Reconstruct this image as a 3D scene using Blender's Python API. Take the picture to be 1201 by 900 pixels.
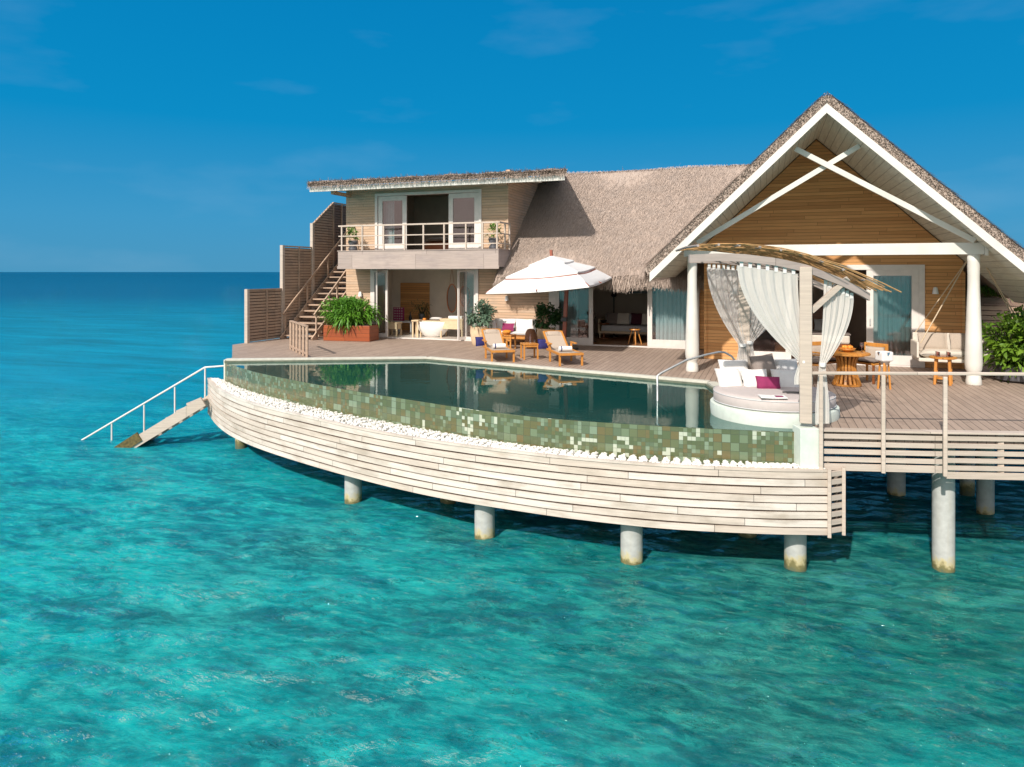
import bpy, bmesh, math, random
import numpy as np
from mathutils import Vector, Matrix
R = math.radians
PI = math.pi
rnd = random.Random(7)
for o in list(bpy.data.objects): bpy.data.objects.remove(o)
S = bpy.context.scene
COL = S.collection

# ---------------------------------------------------------------- camera, sky, sun
# frame: x runs along the villa front, y runs away from the sea, z = 0 is the top of the deck, the sea is at z = -2.2
A20 = R(20); CAM = Vector((1.68, -17.29, 2.4)); FP = 820.0
WATER = -2.2
cam = bpy.data.cameras.new('camera'); co = bpy.data.objects.new('camera', cam); COL.objects.link(co)
cam.sensor_width = 36; cam.lens = 36 * FP / 1201; cam.clip_end = 30000; cam.clip_start = .1
co.location = CAM; co.rotation_euler = (PI / 2, 0, A20); cam.shift_y = -131 / 1201     # level camera with a shifted lens, as in the photograph
S.camera = co
SUN_EL, SUN_AZ = 38, 9      # azimuth: travel direction of light, turned from +y towards +x
sd = Vector((math.sin(R(SUN_AZ)) * math.cos(R(SUN_EL)), math.cos(R(SUN_AZ)) * math.cos(R(SUN_EL)), -math.sin(R(SUN_EL))))
sl = bpy.data.lights.new('sun', 'SUN'); sl.energy = 4.1; sl.angle = R(1.0); sl.color = (1, .93, .84)
so = bpy.data.objects.new('sun', sl); COL.objects.link(so); so.rotation_euler = sd.to_track_quat('-Z', 'Y').to_euler(); so.location = (-20, -30, 40)
SKYV = 7.9
W = bpy.data.worlds.new('World'); S.world = W; W.use_nodes = True
wt = W.node_tree; wt.nodes.clear()
def wn(t, **k):
    n = wt.nodes.new(t)
    for a, b in k.items(): setattr(n, a, b)
    return n
sky = wn('ShaderNodeTexSky', sky_type='NISHITA', sun_disc=False, sun_elevation=R(SUN_EL), sun_rotation=R(180 + SUN_AZ), altitude=0, air_density=1.0, dust_density=.3, ozone_density=3.0)
def wl(a, b): wt.links.new(a, b)
tc = wn('ShaderNodeTexCoord')
hs = wn('ShaderNodeHueSaturation'); hs.inputs['Saturation'].default_value = 1.25; wl(sky.outputs[0], hs.inputs['Color'])
# clear azure air away from the sun, paler and brighter haze round the sun (behind the camera)
sep = wn('ShaderNodeSeparateXYZ'); wl(tc.outputs['Generated'], sep.inputs[0])
ramp = wn('ShaderNodeValToRGB'); wl(sep.outputs[2], ramp.inputs[0])
for i, (p, c) in enumerate([(0, (.050, .275, .48)), (.07, (.038, .28, .52)), (.20, (.0, .235, .51)), (.36, (.0, .20, .47)), (1, (.02, .15, .38))]):
    e = ramp.color_ramp.elements[i] if i < 2 else ramp.color_ramp.elements.new(p)
    e.position = p; e.color = (*c, 1)
sc_ = wn('ShaderNodeVectorMath', operation='SCALE'); wl(ramp.outputs[0], sc_.inputs[0]); sc_.inputs['Scale'].default_value = SKYV
m1 = wn('ShaderNodeMix', data_type='RGBA'); m1.inputs[0].default_value = .98; wl(hs.outputs[0], m1.inputs[6]); wl(sc_.outputs[0], m1.inputs[7])
dt_ = wn('ShaderNodeVectorMath', operation='DOT_PRODUCT'); nv_ = wn('ShaderNodeVectorMath', operation='NORMALIZE'); wl(tc.outputs['Generated'], nv_.inputs[0]); wl(nv_.outputs[0], dt_.inputs[0]); dt_.inputs[1].default_value = tuple(-sd)
mr_ = wn('ShaderNodeMapRange', interpolation_type='SMOOTHSTEP'); wl(dt_.outputs['Value'], mr_.inputs[0]); mr_.inputs[1].default_value = .02; mr_.inputs[2].default_value = .9; mr_.inputs[4].default_value = .85
m2 = wn('ShaderNodeMix', data_type='RGBA'); wl(mr_.outputs[0], m2.inputs[0]); wl(m1.outputs[2], m2.inputs[6]); m2.inputs[7].default_value = (9.6, 8.9, 8.2, 1)
mp = wn('ShaderNodeMapping'); mp.inputs['Scale'].default_value = (1, 1, 3.4); mp.inputs['Location'].default_value = (1.75, .6, .1); wl(tc.outputs['Generated'], mp.inputs[0])
nz = wn('ShaderNodeTexNoise'); nz.inputs['Scale'].default_value = 4.2; nz.inputs['Detail'].default_value = 5; nz.inputs['Roughness'].default_value = .5; wl(mp.outputs[0], nz.inputs['Vector'])
cr = wn('ShaderNodeMapRange'); cr.inputs[1].default_value = .54; cr.inputs[2].default_value = .85; cr.inputs[4].default_value = .11; wl(nz.outputs[0], cr.inputs[0])
cl = wn('ShaderNodeMix', data_type='RGBA'); cl.inputs[7].default_value = (3.6, 4.9, 6.2, 1); wl(cr.outputs[0], cl.inputs[0]); wl(m2.outputs[2], cl.inputs[6])
bg = wn('ShaderNodeBackground'); bg.inputs[1].default_value = .115
wt.links.new(cl.outputs[2], bg.inputs[0]); wt.links.new(bg.outputs[0], wn('ShaderNodeOutputWorld').inputs[0])
S.view_settings.view_transform = 'Standard'; S.view_settings.look = 'None'; S.view_settings.gamma = 1
S.view_settings.use_curve_mapping = False
S.view_settings.exposure = .28
S.render.engine = 'CYCLES'
S.cycles.sample_clamp_indirect = 3; S.cycles.max_bounces = 8; S.cycles.transparent_max_bounces = 16; S.cycles.caustics_reflective = False; S.cycles.caustics_refractive = False

# ---------------------------------------------------------------- points measured off the site
def ray(px, py):
    X, Y, Z = (px - 600.5) / FP, 1.0, (319 - py) / FP
    return Vector((X * math.cos(A20) - Y * math.sin(A20), X * math.sin(A20) + Y * math.cos(A20), Z))
FWD = Vector((-math.sin(A20), math.cos(A20), 0)); RGT = Vector((math.cos(A20), math.sin(A20), 0))
def at(px, py, z=0):
    r = ray(px, py); return CAM + r * ((z - CAM.z) / r.z)
def on(px, py, d):
    r = ray(px, py); return CAM + r * (d / r.dot(FWD))
def fac(px, py, y):
    r = ray(px, py); return CAM + r * ((y - CAM.y) / r.y)
def WL(X, Y, z):
    p = CAM + RGT * X + FWD * Y; p.z = z; return p

# ---------------------------------------------------------------- materials
class NT:
    def __init__(s, name):
        s.m = bpy.data.materials.new(name); s.m.use_nodes = True; s.t = s.m.node_tree; s.t.nodes.clear()
        s.out = s.t.nodes.new('ShaderNodeOutputMaterial')
    def n(s, t, ins=None, **k):
        n = s.t.nodes.new('ShaderNode' + t)
        for a, b in k.items(): setattr(n, a, b)
        for a, b in (ins or {}).items(): s.set(n.inputs[a], b)
        return n
    def set(s, inp, b):
        if isinstance(b, bpy.types.NodeSocket): s.t.links.new(b, inp)
        elif isinstance(b, bpy.types.Node): s.t.links.new(b.outputs[0], inp)
        else:
            if isinstance(b, (tuple, list)) and len(b) == 3 and inp.type == 'RGBA': b = (*b, 1)
            inp.default_value = b
    def math(s, op, a, b=0.0, c=None):
        n = s.n('Math', operation=op); s.set(n.inputs[0], a); s.set(n.inputs[1], b)
        if c is not None: s.set(n.inputs[2], c)
        return n.outputs[0]
    def mix(s, f, a, b, bt='MIX'):
        n = s.n('Mix', data_type='RGBA', blend_type=bt); s.set(n.inputs[0], f); s.set(n.inputs[6], a); s.set(n.inputs[7], b); return n.outputs[2]
    def rng(s, v, a, b, c=0.0, d=1.0, smooth=False):
        n = s.n('MapRange'); 
        if smooth: n.interpolation_type = 'SMOOTHSTEP'
        for i, x in enumerate((v, a, b, c, d)): s.set(n.inputs[i], x)
        return n.outputs[0]
    def noise(s, vec, scale, detail=4, rough=.55, out=0, dist=0):
        n = s.n('TexNoise', {'Scale': scale, 'Detail': detail, 'Roughness': rough, 'Distortion': dist})
        if vec is not None: s.set(n.inputs['Vector'], vec)
        return n.outputs[out]
    def coord(s, which='Object', scale=(1, 1, 1), rot=(0, 0, 0)):
        c = s.n('TexCoord'); m = s.n('Mapping'); s.set(m.inputs[0], c.outputs[which]); m.inputs['Scale'].default_value = scale; m.inputs['Rotation'].default_value = rot
        return m.outputs[0]
    def xyz(s, v):
        n = s.n('SeparateXYZ'); s.set(n.inputs[0], v); return n.outputs
    def bump(s, h, strength=.3, dist=.02):
        return s.n('Bump', {'Height': h, 'Strength': strength, 'Distance': dist}).outputs[0]
    def pbr(s, col, rough=.6, normal=None, **k):
        p = s.n('BsdfPrincipled', {'Base Color': col, 'Roughness': rough})
        for a, b in k.items(): s.set(p.inputs[a.replace('_', ' ')], b)
        if normal is not None: s.set(p.inputs['Normal'], normal)
        s.t.links.new(p.outputs[0], s.out.inputs[0]); return s.m

def plain(name, col, rough=.6, vary=.12, scale=6, bump=.05, **k):
    t = NT(name); c = t.coord(); n = t.noise(c, scale, 5)
    f = t.rng(n, .3, .7, 1 - vary, 1 + vary)
    cc = t.mix(1, col, t.n('CombineColor', {0: f, 1: f, 2: f}).outputs[0], 'MULTIPLY')
    nn = t.bump(t.noise(c, scale * 9, 4), bump, .01) if bump else None
    return t.pbr(cc, rough, nn, **k)

def planks(name, base, alt, width, across='z', along='x', length=2.4, gap=.07, rough=.7, uv=False, dirt=None, dark=.25, grain=1, amt=.5):
    t = NT(name)
    c = t.n('TexCoord').outputs['UV' if uv else 'Object']; x = t.xyz(c)
    ax = {'x': x[0], 'y': x[1], 'z': x[2], 'xy': None}
    a = ax[across]; l = t.math('ADD', x[0], x[1]) if along == 'xy' else ax[along]
    q = t.math('DIVIDE', a, width); idx = t.math('FLOOR', q); fr = t.math('FRACT', q)
    w1 = t.n('TexWhiteNoise', noise_dimensions='1D'); t.set(w1.inputs['W'], idx)
    ll = t.math('ADD', t.math('DIVIDE', l, length), t.math('MULTIPLY', w1.outputs[0], 7.3)); id2 = t.math('FLOOR', ll); f2 = t.math('FRACT', ll)
    w2 = t.n('TexWhiteNoise', noise_dimensions='2D'); t.set(w2.inputs['Vector'], t.n('CombineXYZ', {0: idx, 1: id2}).outputs[0])
    rv = w2.outputs[0]
    # grain stretched along the board
    gx = t.n('CombineXYZ', {0: t.math('MULTIPLY', l, 1.6), 1: t.math('MULTIPLY', a, 26), 2: t.math('MULTIPLY', rv, 31)}).outputs[0]
    g = t.noise(gx, 1.0 * grain, 6, .65)
    blot = t.noise(t.n('CombineXYZ', {0: t.math('MULTIPLY', l, 1.1), 1: t.math('MULTIPLY', a, 2.2), 2: t.math('MULTIPLY', rv, 3)}).outputs[0], 1.2, 4, .6)
    col = t.mix(t.math('MULTIPLY_ADD', rv, amt, t.math('MULTIPLY', g, .35)), base, alt)
    if dirt: col = t.mix(t.rng(blot, .48, .72, 0, .75), col, dirt)
    v = t.rng(g, .25, .75, .76, 1.13)
    col = t.mix(1, col, t.n('CombineColor', {0: v, 1: v, 2: v}).outputs[0], 'MULTIPLY')
    e = t.math('LESS_THAN', fr, gap); e2 = t.math('LESS_THAN', f2, .008 / length * 1.0)
    ed = t.math('MAXIMUM', e, e2)
    col = t.mix(t.math('MULTIPLY', ed, 1 - dark), col, (.02, .015, .012))
    h = t.math('SUBTRACT', t.math('MULTIPLY', g, .15), ed)
    return t.pbr(col, rough, t.bump(h, .5, .012))

M = {}
M['siding'] = planks('weathered_siding', (.66, .47, .33), (.54, .345, .21), .092, gap=.10, length=2.7, along='xy', dirt=(.42, .33, .25), dark=.4)
M['siding_gable'] = planks('shade_toned_cedar_siding', (.80, .43, .17), (.56, .27, .095), .088, gap=.10, length=2.2, along='xy', dark=.4, amt=.8)  # honey cedar tone, with its shaded look also put into the colour
M['deck'] = planks('weathered_deck_boards', (.42, .315, .25), (.30, .225, .175), .125, across='x', along='y', length=3.1, gap=.075, dirt=(.27, .195, .155), dark=.1)
M['whitewash'] = planks('whitewashed_boards', (.74, .68, .62), (.60, .51, .435), .121, across='y', along='x', uv=True, length=2.6, gap=.0, dirt=(.40, .33, .26), dark=.2, amt=.95)
M['slat'] = planks('grey_brown_slats', (.50, .36, .265), (.38, .26, .185), 5.0, across='z', along='xy', length=1.6, gap=0, dirt=(.27, .21, .17))
M['slat_dark'] = planks('red_brown_slats', (.26, .17, .125), (.20, .13, .10), 5.0, across='z', along='xy', length=1.6, gap=0)
M['greywood'] = planks('silvery_timber', (.46, .38, .34), (.30, .245, .22), 3.0, across='z', along='xy', length=2.5, gap=0, dirt=(.30, .25, .24))
M['palewood'] = planks('pale_pink_timber', (.58, .49, .42), (.46, .38, .31), 3.0, across='z', along='xy', length=2.5, gap=0, dirt=(.5, .42, .36))
M['white'] = plain('white_paint', (.66, .64, .59), .45, .11, 1.6, .05)
M['frame'] = plain('pinkish_white_paint', (.70, .65, .61), .4, .07, 5, .04)
M['soffit'] = planks('pale_soffit_boards', (.70, .71, .62), (.62, .63, .54), .14, across='x', along='y', gap=.07, length=9, dark=.5)
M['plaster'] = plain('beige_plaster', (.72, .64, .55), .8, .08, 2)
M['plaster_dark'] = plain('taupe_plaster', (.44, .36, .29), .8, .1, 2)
M['floor_in'] = plain('pale_polished_floor', (.62, .56, .50), .25, .08, 2)
M['floor_wood'] = planks('orange_wood_floor', (.36, .17, .07), (.28, .12, .05), .14, across='y', along='x', gap=.04, rough=.35)
M['teak'] = planks('oiled_teak', (.62, .27, .055), (.48, .19, .035), .06, across='x', along='y', gap=.0, length=1.3, rough=.4)
M['teak_dark'] = planks('dark_teak', (.30, .10, .03), (.22, .07, .02), .14, across='z', along='xy', gap=.06, length=1.3, rough=.4)
M['planter'] = planks('reddish_planter_wood', (.36, .085, .02), (.24, .05, .014), .14, across='z', along='xy', gap=.05, length=1.6, rough=.45)
M['lightwood'] = plain('pale_oak', (.66, .50, .32), .5, .1, 8)
M['mast'] = plain('red_brown_mast_wood', (.24, .06, .03), .4, .15, 9)
M['concrete'] = None
M['taupe'] = plain('taupe_mesh_fabric', (.42, .345, .28), .9, .08, 40)
M['cream'] = plain('cream_fabric', (.66, .60, .52), .9, .06, 14, .12)
M['wfab'] = plain('white_fabric', (.72, .70, .68), .9, .04, 12, .12)
M['gfab'] = plain('pale_grey_fabric', (.56, .56, .57), .9, .05, 14, .12)
M['bfab'] = plain('brown_grey_fabric', (.23, .19, .17), .9, .08, 14, .12)
M['mattress'] = plain('mauve_grey_fabric', (.50, .44, .42), .9, .05, 10, .12)
M['purple'] = plain('magenta_purple_fabric', (.23, .018, .085), .85, .12, 10, .1)
M['maroon'] = plain('maroon_fabric', (.07, .012, .025), .85, .1, 10)
M['navy'] = plain('navy_fabric', (.022, .022, .13), .85, .12, 14, .1)
M['canvas'] = plain('white_canvas', (.70, .69, .68), .75, .03, 8, .05)
M['black'] = plain('black_metal', (.02, .02, .022), .4, .1, 6)
M['darkpot'] = plain('dark_marbled_pot', (.09, .09, .10), .4, .6, 7)
M['pot'] = plain('cream_glazed_pot', (.66, .50, .33), .5, .12, 7)
M['rattan'] = plain('brown_rattan', (.22, .10, .05), .7, .45, 60, .5)
M['rope'] = plain('natural_rope', (.58, .46, .32), .9, .15, 60)
M['chrome'] = plain('brushed_steel', (.62, .60, .58), .18, .04, 30, 0, Metallic=1.0)
M['hinge'] = plain('galvanised_steel', (.55, .56, .56), .35, .1, 20, 0, Metallic=.7)
M['twig'] = plain('golden_twigs', (.40, .225, .09), .8, .35, 5, .1)
M['daybase'] = plain('pale_green_render', (.60, .66, .60), .7, .08, 7, .2)
M['teal'] = plain('teal_panel', (.03, .065, .09), .35, .1, 3)
M['mirror'] = plain('mirror_glass', (.14, .09, .07), .3, 0, 3, 0, Metallic=1.0)
M['enamel'] = plain('white_enamel', (.82, .82, .80), .15, .01, 3, 0)
M['book'] = plain('paper', (.78, .77, .75), .7, .03, 9)
M['orange'] = plain('orange_fruit', (.75, .26, .03), .5, .2, 20)
M['soil'] = plain('dark_soil', (.04, .03, .02), .95, .3, 20)
M['underside'] = plain('dark_concrete_slab', (.22, .21, .19), .85, .15, 3)  # one even dark grey
M['copper'] = plain('copper_lantern', (.35, .12, .05), .35, .1, 9, 0, Metallic=.6)

def glass(name, tint=(.80, .86, .86), refl=.05, wav=.0015):
    t = NT(name)
    fr = t.n('Fresnel', {'IOR': 1.5}); f = t.math('MULTIPLY_ADD', fr.outputs[0], .9, refl); f = t.math('MINIMUM', f, .95)
    nb = t.bump(t.noise(t.coord(scale=(1, 1, 1)), 1.1, 2), .25, wav * 10)
    g = t.n('BsdfGlossy', {'Color': (1.0, .74, .72), 'Roughness': .05, 'Normal': nb}); tr = t.n('BsdfTransparent', {'Color': tint})
    mx = t.n('MixShader'); t.set(mx.inputs[0], f); t.set(mx.inputs[1], tr); t.set(mx.inputs[2], g)
    t.t.links.new(mx.outputs[0], t.out.inputs[0]); return t.m
M['glass'] = glass('window_glass')
M['clear'] = glass('drinking_glass', (.9, .95, .95), .1)

def concrete():
    t = NT('concrete_pile_with_tide_mark'); c = t.n('TexCoord').outputs['Object']; z = t.xyz(c)[2]
    n = t.noise(c, 7, 6, .65); n2 = t.noise(t.coord(scale=(9, 9, .8)), 1.0, 4)
    oi = t.n('ObjectInfo').outputs['Random']; col = t.mix(t.rng(n, .35, .7), (.50, .51, .49), (.38, .385, .37))
    col = t.mix(t.rng(n2, .5, .75, 0, .4), col, (.42, .38, .30))
    n9 = t.noise(c, 16, 5, .7); zz = t.math('ADD', z, t.math('ADD', t.math('MULTIPLY', t.math('SUBTRACT', n, .5), .35), t.math('ADD', t.math('MULTIPLY', t.math('SUBTRACT', n9, .5), .18), t.math('MULTIPLY', oi, -.16))))
    col = t.mix(t.rng(zz, .17, .07), col, (.50, .43, .24))
    col = t.mix(t.rng(zz, .07, .0), col, (.17, .15, .06)); col = t.mix(t.rng(zz, -.02, -.10), col, (.10, .12, .07))
    return t.pbr(col, .75, t.bump(n, .25, .02))
M['concrete'] = concrete()

def thatch():
    t = NT('palm_thatch'); c = t.n('TexCoord').outputs['Object']
    at_ = t.n('Attribute', attribute_name='tone', attribute_type='GEOMETRY')
    n = t.noise(c, 2.3, 5); n2 = t.noise(t.coord(scale=(34, 10, 10)), 1.0, 5, .7)
    col = t.mix(at_.outputs['Fac'], (.28, .22, .185), (.54, .43, .36))
    col = t.mix(t.rng(n, .45, .7, 0, .45), col, (.37, .31, .275))
    v = t.rng(n2, .3, .7, .8, 1.12)
    col = t.mix(1, col, t.n('CombineColor', {0: v, 1: v, 2: v}).outputs[0], 'MULTIPLY')
    return t.pbr(col, .95, t.bump(n2, .4, .02))
M['thatch'] = thatch()

def mosaic():
    t = NT('green_mosaic_tiles'); x = t.xyz(t.n('TexCoord').outputs['UV'])
    def cell(sz, seed):
        u = t.math('DIVIDE', x[0], sz); v = t.math('DIVIDE', x[1], sz)
        w = t.n('TexWhiteNoise', noise_dimensions='3D'); t.set(w.inputs['Vector'], t.n('CombineXYZ', {0: t.math('FLOOR', u), 1: t.math('FLOOR', v), 2: seed}).outputs[0])
        g = t.math('MAXIMUM', t.math('LESS_THAN', t.math('FRACT', u), .05), t.math('LESS_THAN', t.math('FRACT', v), .05))
        return w.outputs[0], w.outputs[1], g
    big, _, gb = cell(.13, 1.0); sm, _, gs = cell(.065, 5.0); pick, _, _ = cell(.26, 9.0)
    v = t.mix(t.math('GREATER_THAN', pick, .55), big, sm); gg = t.mix(t.math('GREATER_THAN', pick, .55), gb, gs)
    r = t.n('ValToRGB'); t.set(r.inputs[0], v); r.color_ramp.interpolation = 'CONSTANT'
    els = [(0, (.10, .12, .06)), (.16, (.13, .15, .075)), (.32, (.10, .125, .06)), (.46, (.155, .20, .12)), (.6, (.13, .125, .055)), (.72, (.20, .26, .18)), (.82, (.115, .15, .09)), (.92, (.15, .125, .055))]
    for i, (p, c) in enumerate(els):
        e = r.color_ramp.elements[i] if i < 2 else r.color_ramp.elements.new(p)
        e.position = p; e.color = (*c, 1)
    # clusters of white chips
    sn = lambda q: t.math('MULTIPLY', t.math('FLOOR', t.math('DIVIDE', q, .065)), .065); cl = t.noise(t.n('CombineXYZ', {0: sn(x[0]), 1: sn(x[1]), 2: 3.3}).outputs[0], 1.7, 2)
    wh = t.math('MULTIPLY', t.math('GREATER_THAN', cl, .59), t.math('GREATER_THAN', sm, .62))
    wh = t.math('MULTIPLY', wh, t.math('GREATER_THAN', x[0], 8.3))
    col = t.mix(wh, r.outputs[0], (.46, .50, .40)); col = t.mix(gg, col, (.07, .085, .05))
    n = t.noise(None, 9, 4)
    return t.pbr(col, .12, t.bump(t.math('SUBTRACT', t.math('MULTIPLY', n, .8), gg), .4, .006), Specular_IOR_Level=.8)
M['mosaic'] = mosaic()
M['pooltile'] = planks('dark_green_pool_tile', (.06, .15, .13), (.04, .11, .10), .2, across='x', along='y', length=.2, gap=.04, rough=.3, dark=.5)
M['coping'] = plain('pale_stone_coping', (.55, .54, .47), .6, .1, 9)
M['slot'] = plain('dark_green_drain_stone', (.12, .14, .10), .4, .2, 9)

def pool_water():
    t = NT('pool_water_surface'); c = t.coord()
    h = t.math('ADD', t.noise(c, 2.2, 3, .5), t.math('MULTIPLY', t.noise(c, 7, 2), .3))
    nb = t.bump(h, .12, .018)
    fr = t.n('Fresnel', {'IOR': 1.33, 'Normal': nb}); f = t.math('MINIMUM', t.math('MULTIPLY_ADD', fr.outputs[0], 1.05, .05), 1)
    g = t.n('BsdfGlossy', {'Color': (.86, .97, .93), 'Roughness': .015, 'Normal': nb}); tr0 = t.n('BsdfTransparent', {'Color': (.45, .72, .66)}); df = t.n('BsdfDiffuse', {'Color': (.015, .13, .12)}); tr = t.n('MixShader', {0: .45}); t.set(tr.inputs[1], tr0); t.set(tr.inputs[2], df)
    mx = t.n('MixShader'); t.set(mx.inputs[0], f); t.set(mx.inputs[1], tr); t.set(mx.inputs[2], g)
    t.t.links.new(mx.outputs[0], t.out.inputs[0]); return t.m
M['poolwater'] = pool_water()

def sea_water():
    t = NT('lagoon_water'); c = t.n('TexCoord').outputs['Object']; x = t.xyz(c)
    # distance from the villa front decides how deep the lagoon is
    far = t.math('MULTIPLY_ADD', x[0], -.342, t.math('MULTIPLY', x[1], .94))      # along the view over the lagoon
    cc = t.coord(scale=(1, 1, 1), rot=(0, 0, -A20))
    st = t.coord(scale=(.42, 1.0, 1), rot=(0, 0, -A20))
    n1 = t.noise(st, 1.7, 4, .55, dist=.6); n2 = t.noise(st, 6.5, 4, .6, dist=.4); n3 = t.noise(cc, .38, 3); n4 = t.noise(st, 22, 3)
    n5 = t.noise(st, 13, 3, .6)
    h = t.math('ADD', t.math('MULTIPLY', n1, .8), t.math('ADD', t.math('MULTIPLY', n2, .55), t.math('MULTIPLY', n3, 1.2)))
    h = t.math('ADD', h, t.math('ADD', t.math('MULTIPLY', n5, .28), t.math('MULTIPLY', n4, .10)))
    nb = t.bump(h, 1.0, t.rng(far, -20, 60, .42, .8))
    big = t.noise(c, .11, 4, .6)
    # sand, coral rubble and reef seen through the shallow water, drawn out by the ripples, with painted glints
    p1 = t.noise(st, .85, 11, .70, dist=.5); p2 = t.noise(st, 4.6, 8, .72, dist=.5); p3 = t.noise(st, 13.0, 5, .7)
    side = t.math('MULTIPLY_ADD', x[0], .94, t.math('MULTIPLY', x[1], .342))
    near = t.mix(t.rng(p1, .40, .58), (.0, .17, .225), (.004, .52, .53))
    near = t.mix(t.rng(p2, .50, .64, 0, .65), near, (.04, .74, .68))
    near = t.mix(t.rng(p2, .48, .36, 0, .60), near, (.0, .10, .145))
    near = t.mix(t.math('MULTIPLY', t.rng(p3, .54, .68, 0, .45), t.rng(p1, .44, .6)), near, (.36, .60, .46))  # tan streaks paint sky glints on the ripples into the colour
    green = t.math('MULTIPLY', t.rng(t.math('ADD', far, t.math('MULTIPLY', t.math('SUBTRACT', big, .5), 8)), -13.0, -8.6, 0, 1, True), t.rng(side, -10, 1, .2, 1, True))  # dark reef band, also painted shade that softens the deck's shadow edge
    reef_shade = t.mix(t.rng(p2, .42, .60), (.0, .045, .04), (.012, .19, .13)); reef_shade = t.mix(t.rng(p3, .58, .68, 0, .5), reef_shade, (.25, .36, .2))
    near = t.mix(t.math('MULTIPLY', green, .85), near, reef_shade)
    near = t.mix(t.rng(big, .50, .66, 0, .6), near, t.mix(t.rng(p2, .42, .58), (.01, .15, .13), (.10, .45, .36)))
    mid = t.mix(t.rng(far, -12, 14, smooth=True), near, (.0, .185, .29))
    fs = t.noise(t.coord(scale=(.05, .30, 1), rot=(0, 0, -A20)), 1.6, 8, .72); fv = t.rng(fs, .36, .64, .72, 1.30)  # streaks paint the light and dark of distant wave slopes into the colour
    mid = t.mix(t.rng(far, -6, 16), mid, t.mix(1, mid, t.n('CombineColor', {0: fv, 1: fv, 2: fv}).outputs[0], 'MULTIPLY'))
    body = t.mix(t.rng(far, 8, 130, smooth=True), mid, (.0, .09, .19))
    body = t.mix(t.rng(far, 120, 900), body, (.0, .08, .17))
    df = t.n('BsdfDiffuse', {'Color': body})
    trs = t.n('BsdfTransparent', {'Color': (.34, .90, .93)}); rf = t.n('BsdfRefraction', {'Color': (.10, .80, .86), 'IOR': 1.30, 'Roughness': .0, 'Normal': nb})
    tr = t.n('MixShader', {0: .45}); t.set(tr.inputs[1], trs); t.set(tr.inputs[2], rf)
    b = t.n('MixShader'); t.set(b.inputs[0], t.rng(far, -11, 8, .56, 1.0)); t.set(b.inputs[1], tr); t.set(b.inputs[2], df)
    fr = t.n('Fresnel', {'IOR': 1.33, 'Normal': nb}); f = t.math('MINIMUM', t.math('MULTIPLY', fr.outputs[0], .95), t.rng(far, 0, 300, .60, .30))
    g = t.n('BsdfGlossy', {'Color': (.80, .95, 1), 'Roughness': .04, 'Normal': nb})
    mx = t.n('MixShader'); t.set(mx.inputs[0], f); t.set(mx.inputs[1], b); t.set(mx.inputs[2], g)
    t.t.links.new(mx.outputs[0], t.out.inputs[0]); return t.m
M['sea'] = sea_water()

def seabed():
    t = NT('sand_and_reef'); c = t.n('TexCoord').outputs['Object']
    w = t.n('TexNoise', {'Vector': c, 'Scale': 1.1, 'Detail': 3.0}); wv = t.n('VectorMath', operation='SCALE'); t.set(wv.inputs[0], w.outputs[1]); wv.inputs['Scale'].default_value = .9
    v = t.n('VectorMath', operation='ADD'); t.set(v.inputs[0], c); t.set(v.inputs[1], wv.outputs[0])
    x = t.xyz(c); far = t.math('MULTIPLY_ADD', x[0], -.342, t.math('MULTIPLY', x[1], .94)); side = t.math('MULTIPLY_ADD', x[0], .94, t.math('MULTIPLY', x[1], .342))
    n = t.noise(v.outputs[0], 1.3, 9, .74); n2 = t.noise(v.outputs[0], 3.6, 7, .72); n3 = t.noise(c, .20, 4)
    col = t.mix(t.rng(n, .42, .58), (.02, .22, .20), (.22, .92, .86))
    col = t.mix(t.rng(n2, .54, .64, 0, .85), col, (.95, .95, .72))
    col = t.mix(t.rng(n2, .46, .36, 0, .8), col, (.02, .10, .10))
    col = t.mix(t.rng(n3, .50, .62, 0, .5), col, (.34, .46, .26))
    reef_shade = t.math('MULTIPLY', t.rng(t.math('ADD', far, t.math('MULTIPLY', t.math('SUBTRACT', n3, .5), 14)), -12.5, -6.5, 0, 1, True), t.rng(side, -5, 5, .25, 1))
    col = t.mix(t.math('MULTIPLY', reef_shade, .80), col, t.mix(t.rng(n2, .42, .6), (.01, .09, .04), (.05, .38, .20)))
    return t.pbr(col, .9)
M['seabed'] = seabed()

def leafmat(name, a, b, c2):
    t = NT(name); at_ = t.n('Attribute', attribute_name='tone', attribute_type='GEOMETRY')
    col = t.mix(at_.outputs['Fac'], a, b); n = t.noise(t.coord(), 3, 3)
    col = t.mix(t.rng(n, .45, .75, 0, .6), col, c2)
    p = t.n('BsdfPrincipled', {'Base Color': col, 'Roughness': .45}); tl = t.n('BsdfTranslucent', {'Color': col})
    mx = t.n('MixShader', {0: .25}); t.set(mx.inputs[1], p); t.set(mx.inputs[2], tl); t.t.links.new(mx.outputs[0], t.out.inputs[0]); return t.m
M['leaf_bright'] = leafmat('bright_green_leaves', (.03, .11, .012), (.14, .34, .03), (.09, .26, .02))
M['leaf_dark'] = leafmat('dark_green_leaves', (.012, .045, .014), (.05, .14, .035), (.03, .09, .03))
M['leaf_yellow'] = leafmat('yellow_green_leaves', (.03, .09, .01), (.20, .33, .03), (.10, .22, .02))
M['leaf_grey'] = leafmat('grey_green_leaves', (.05, .10, .06), (.16, .25, .17), (.10, .17, .12))

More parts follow.
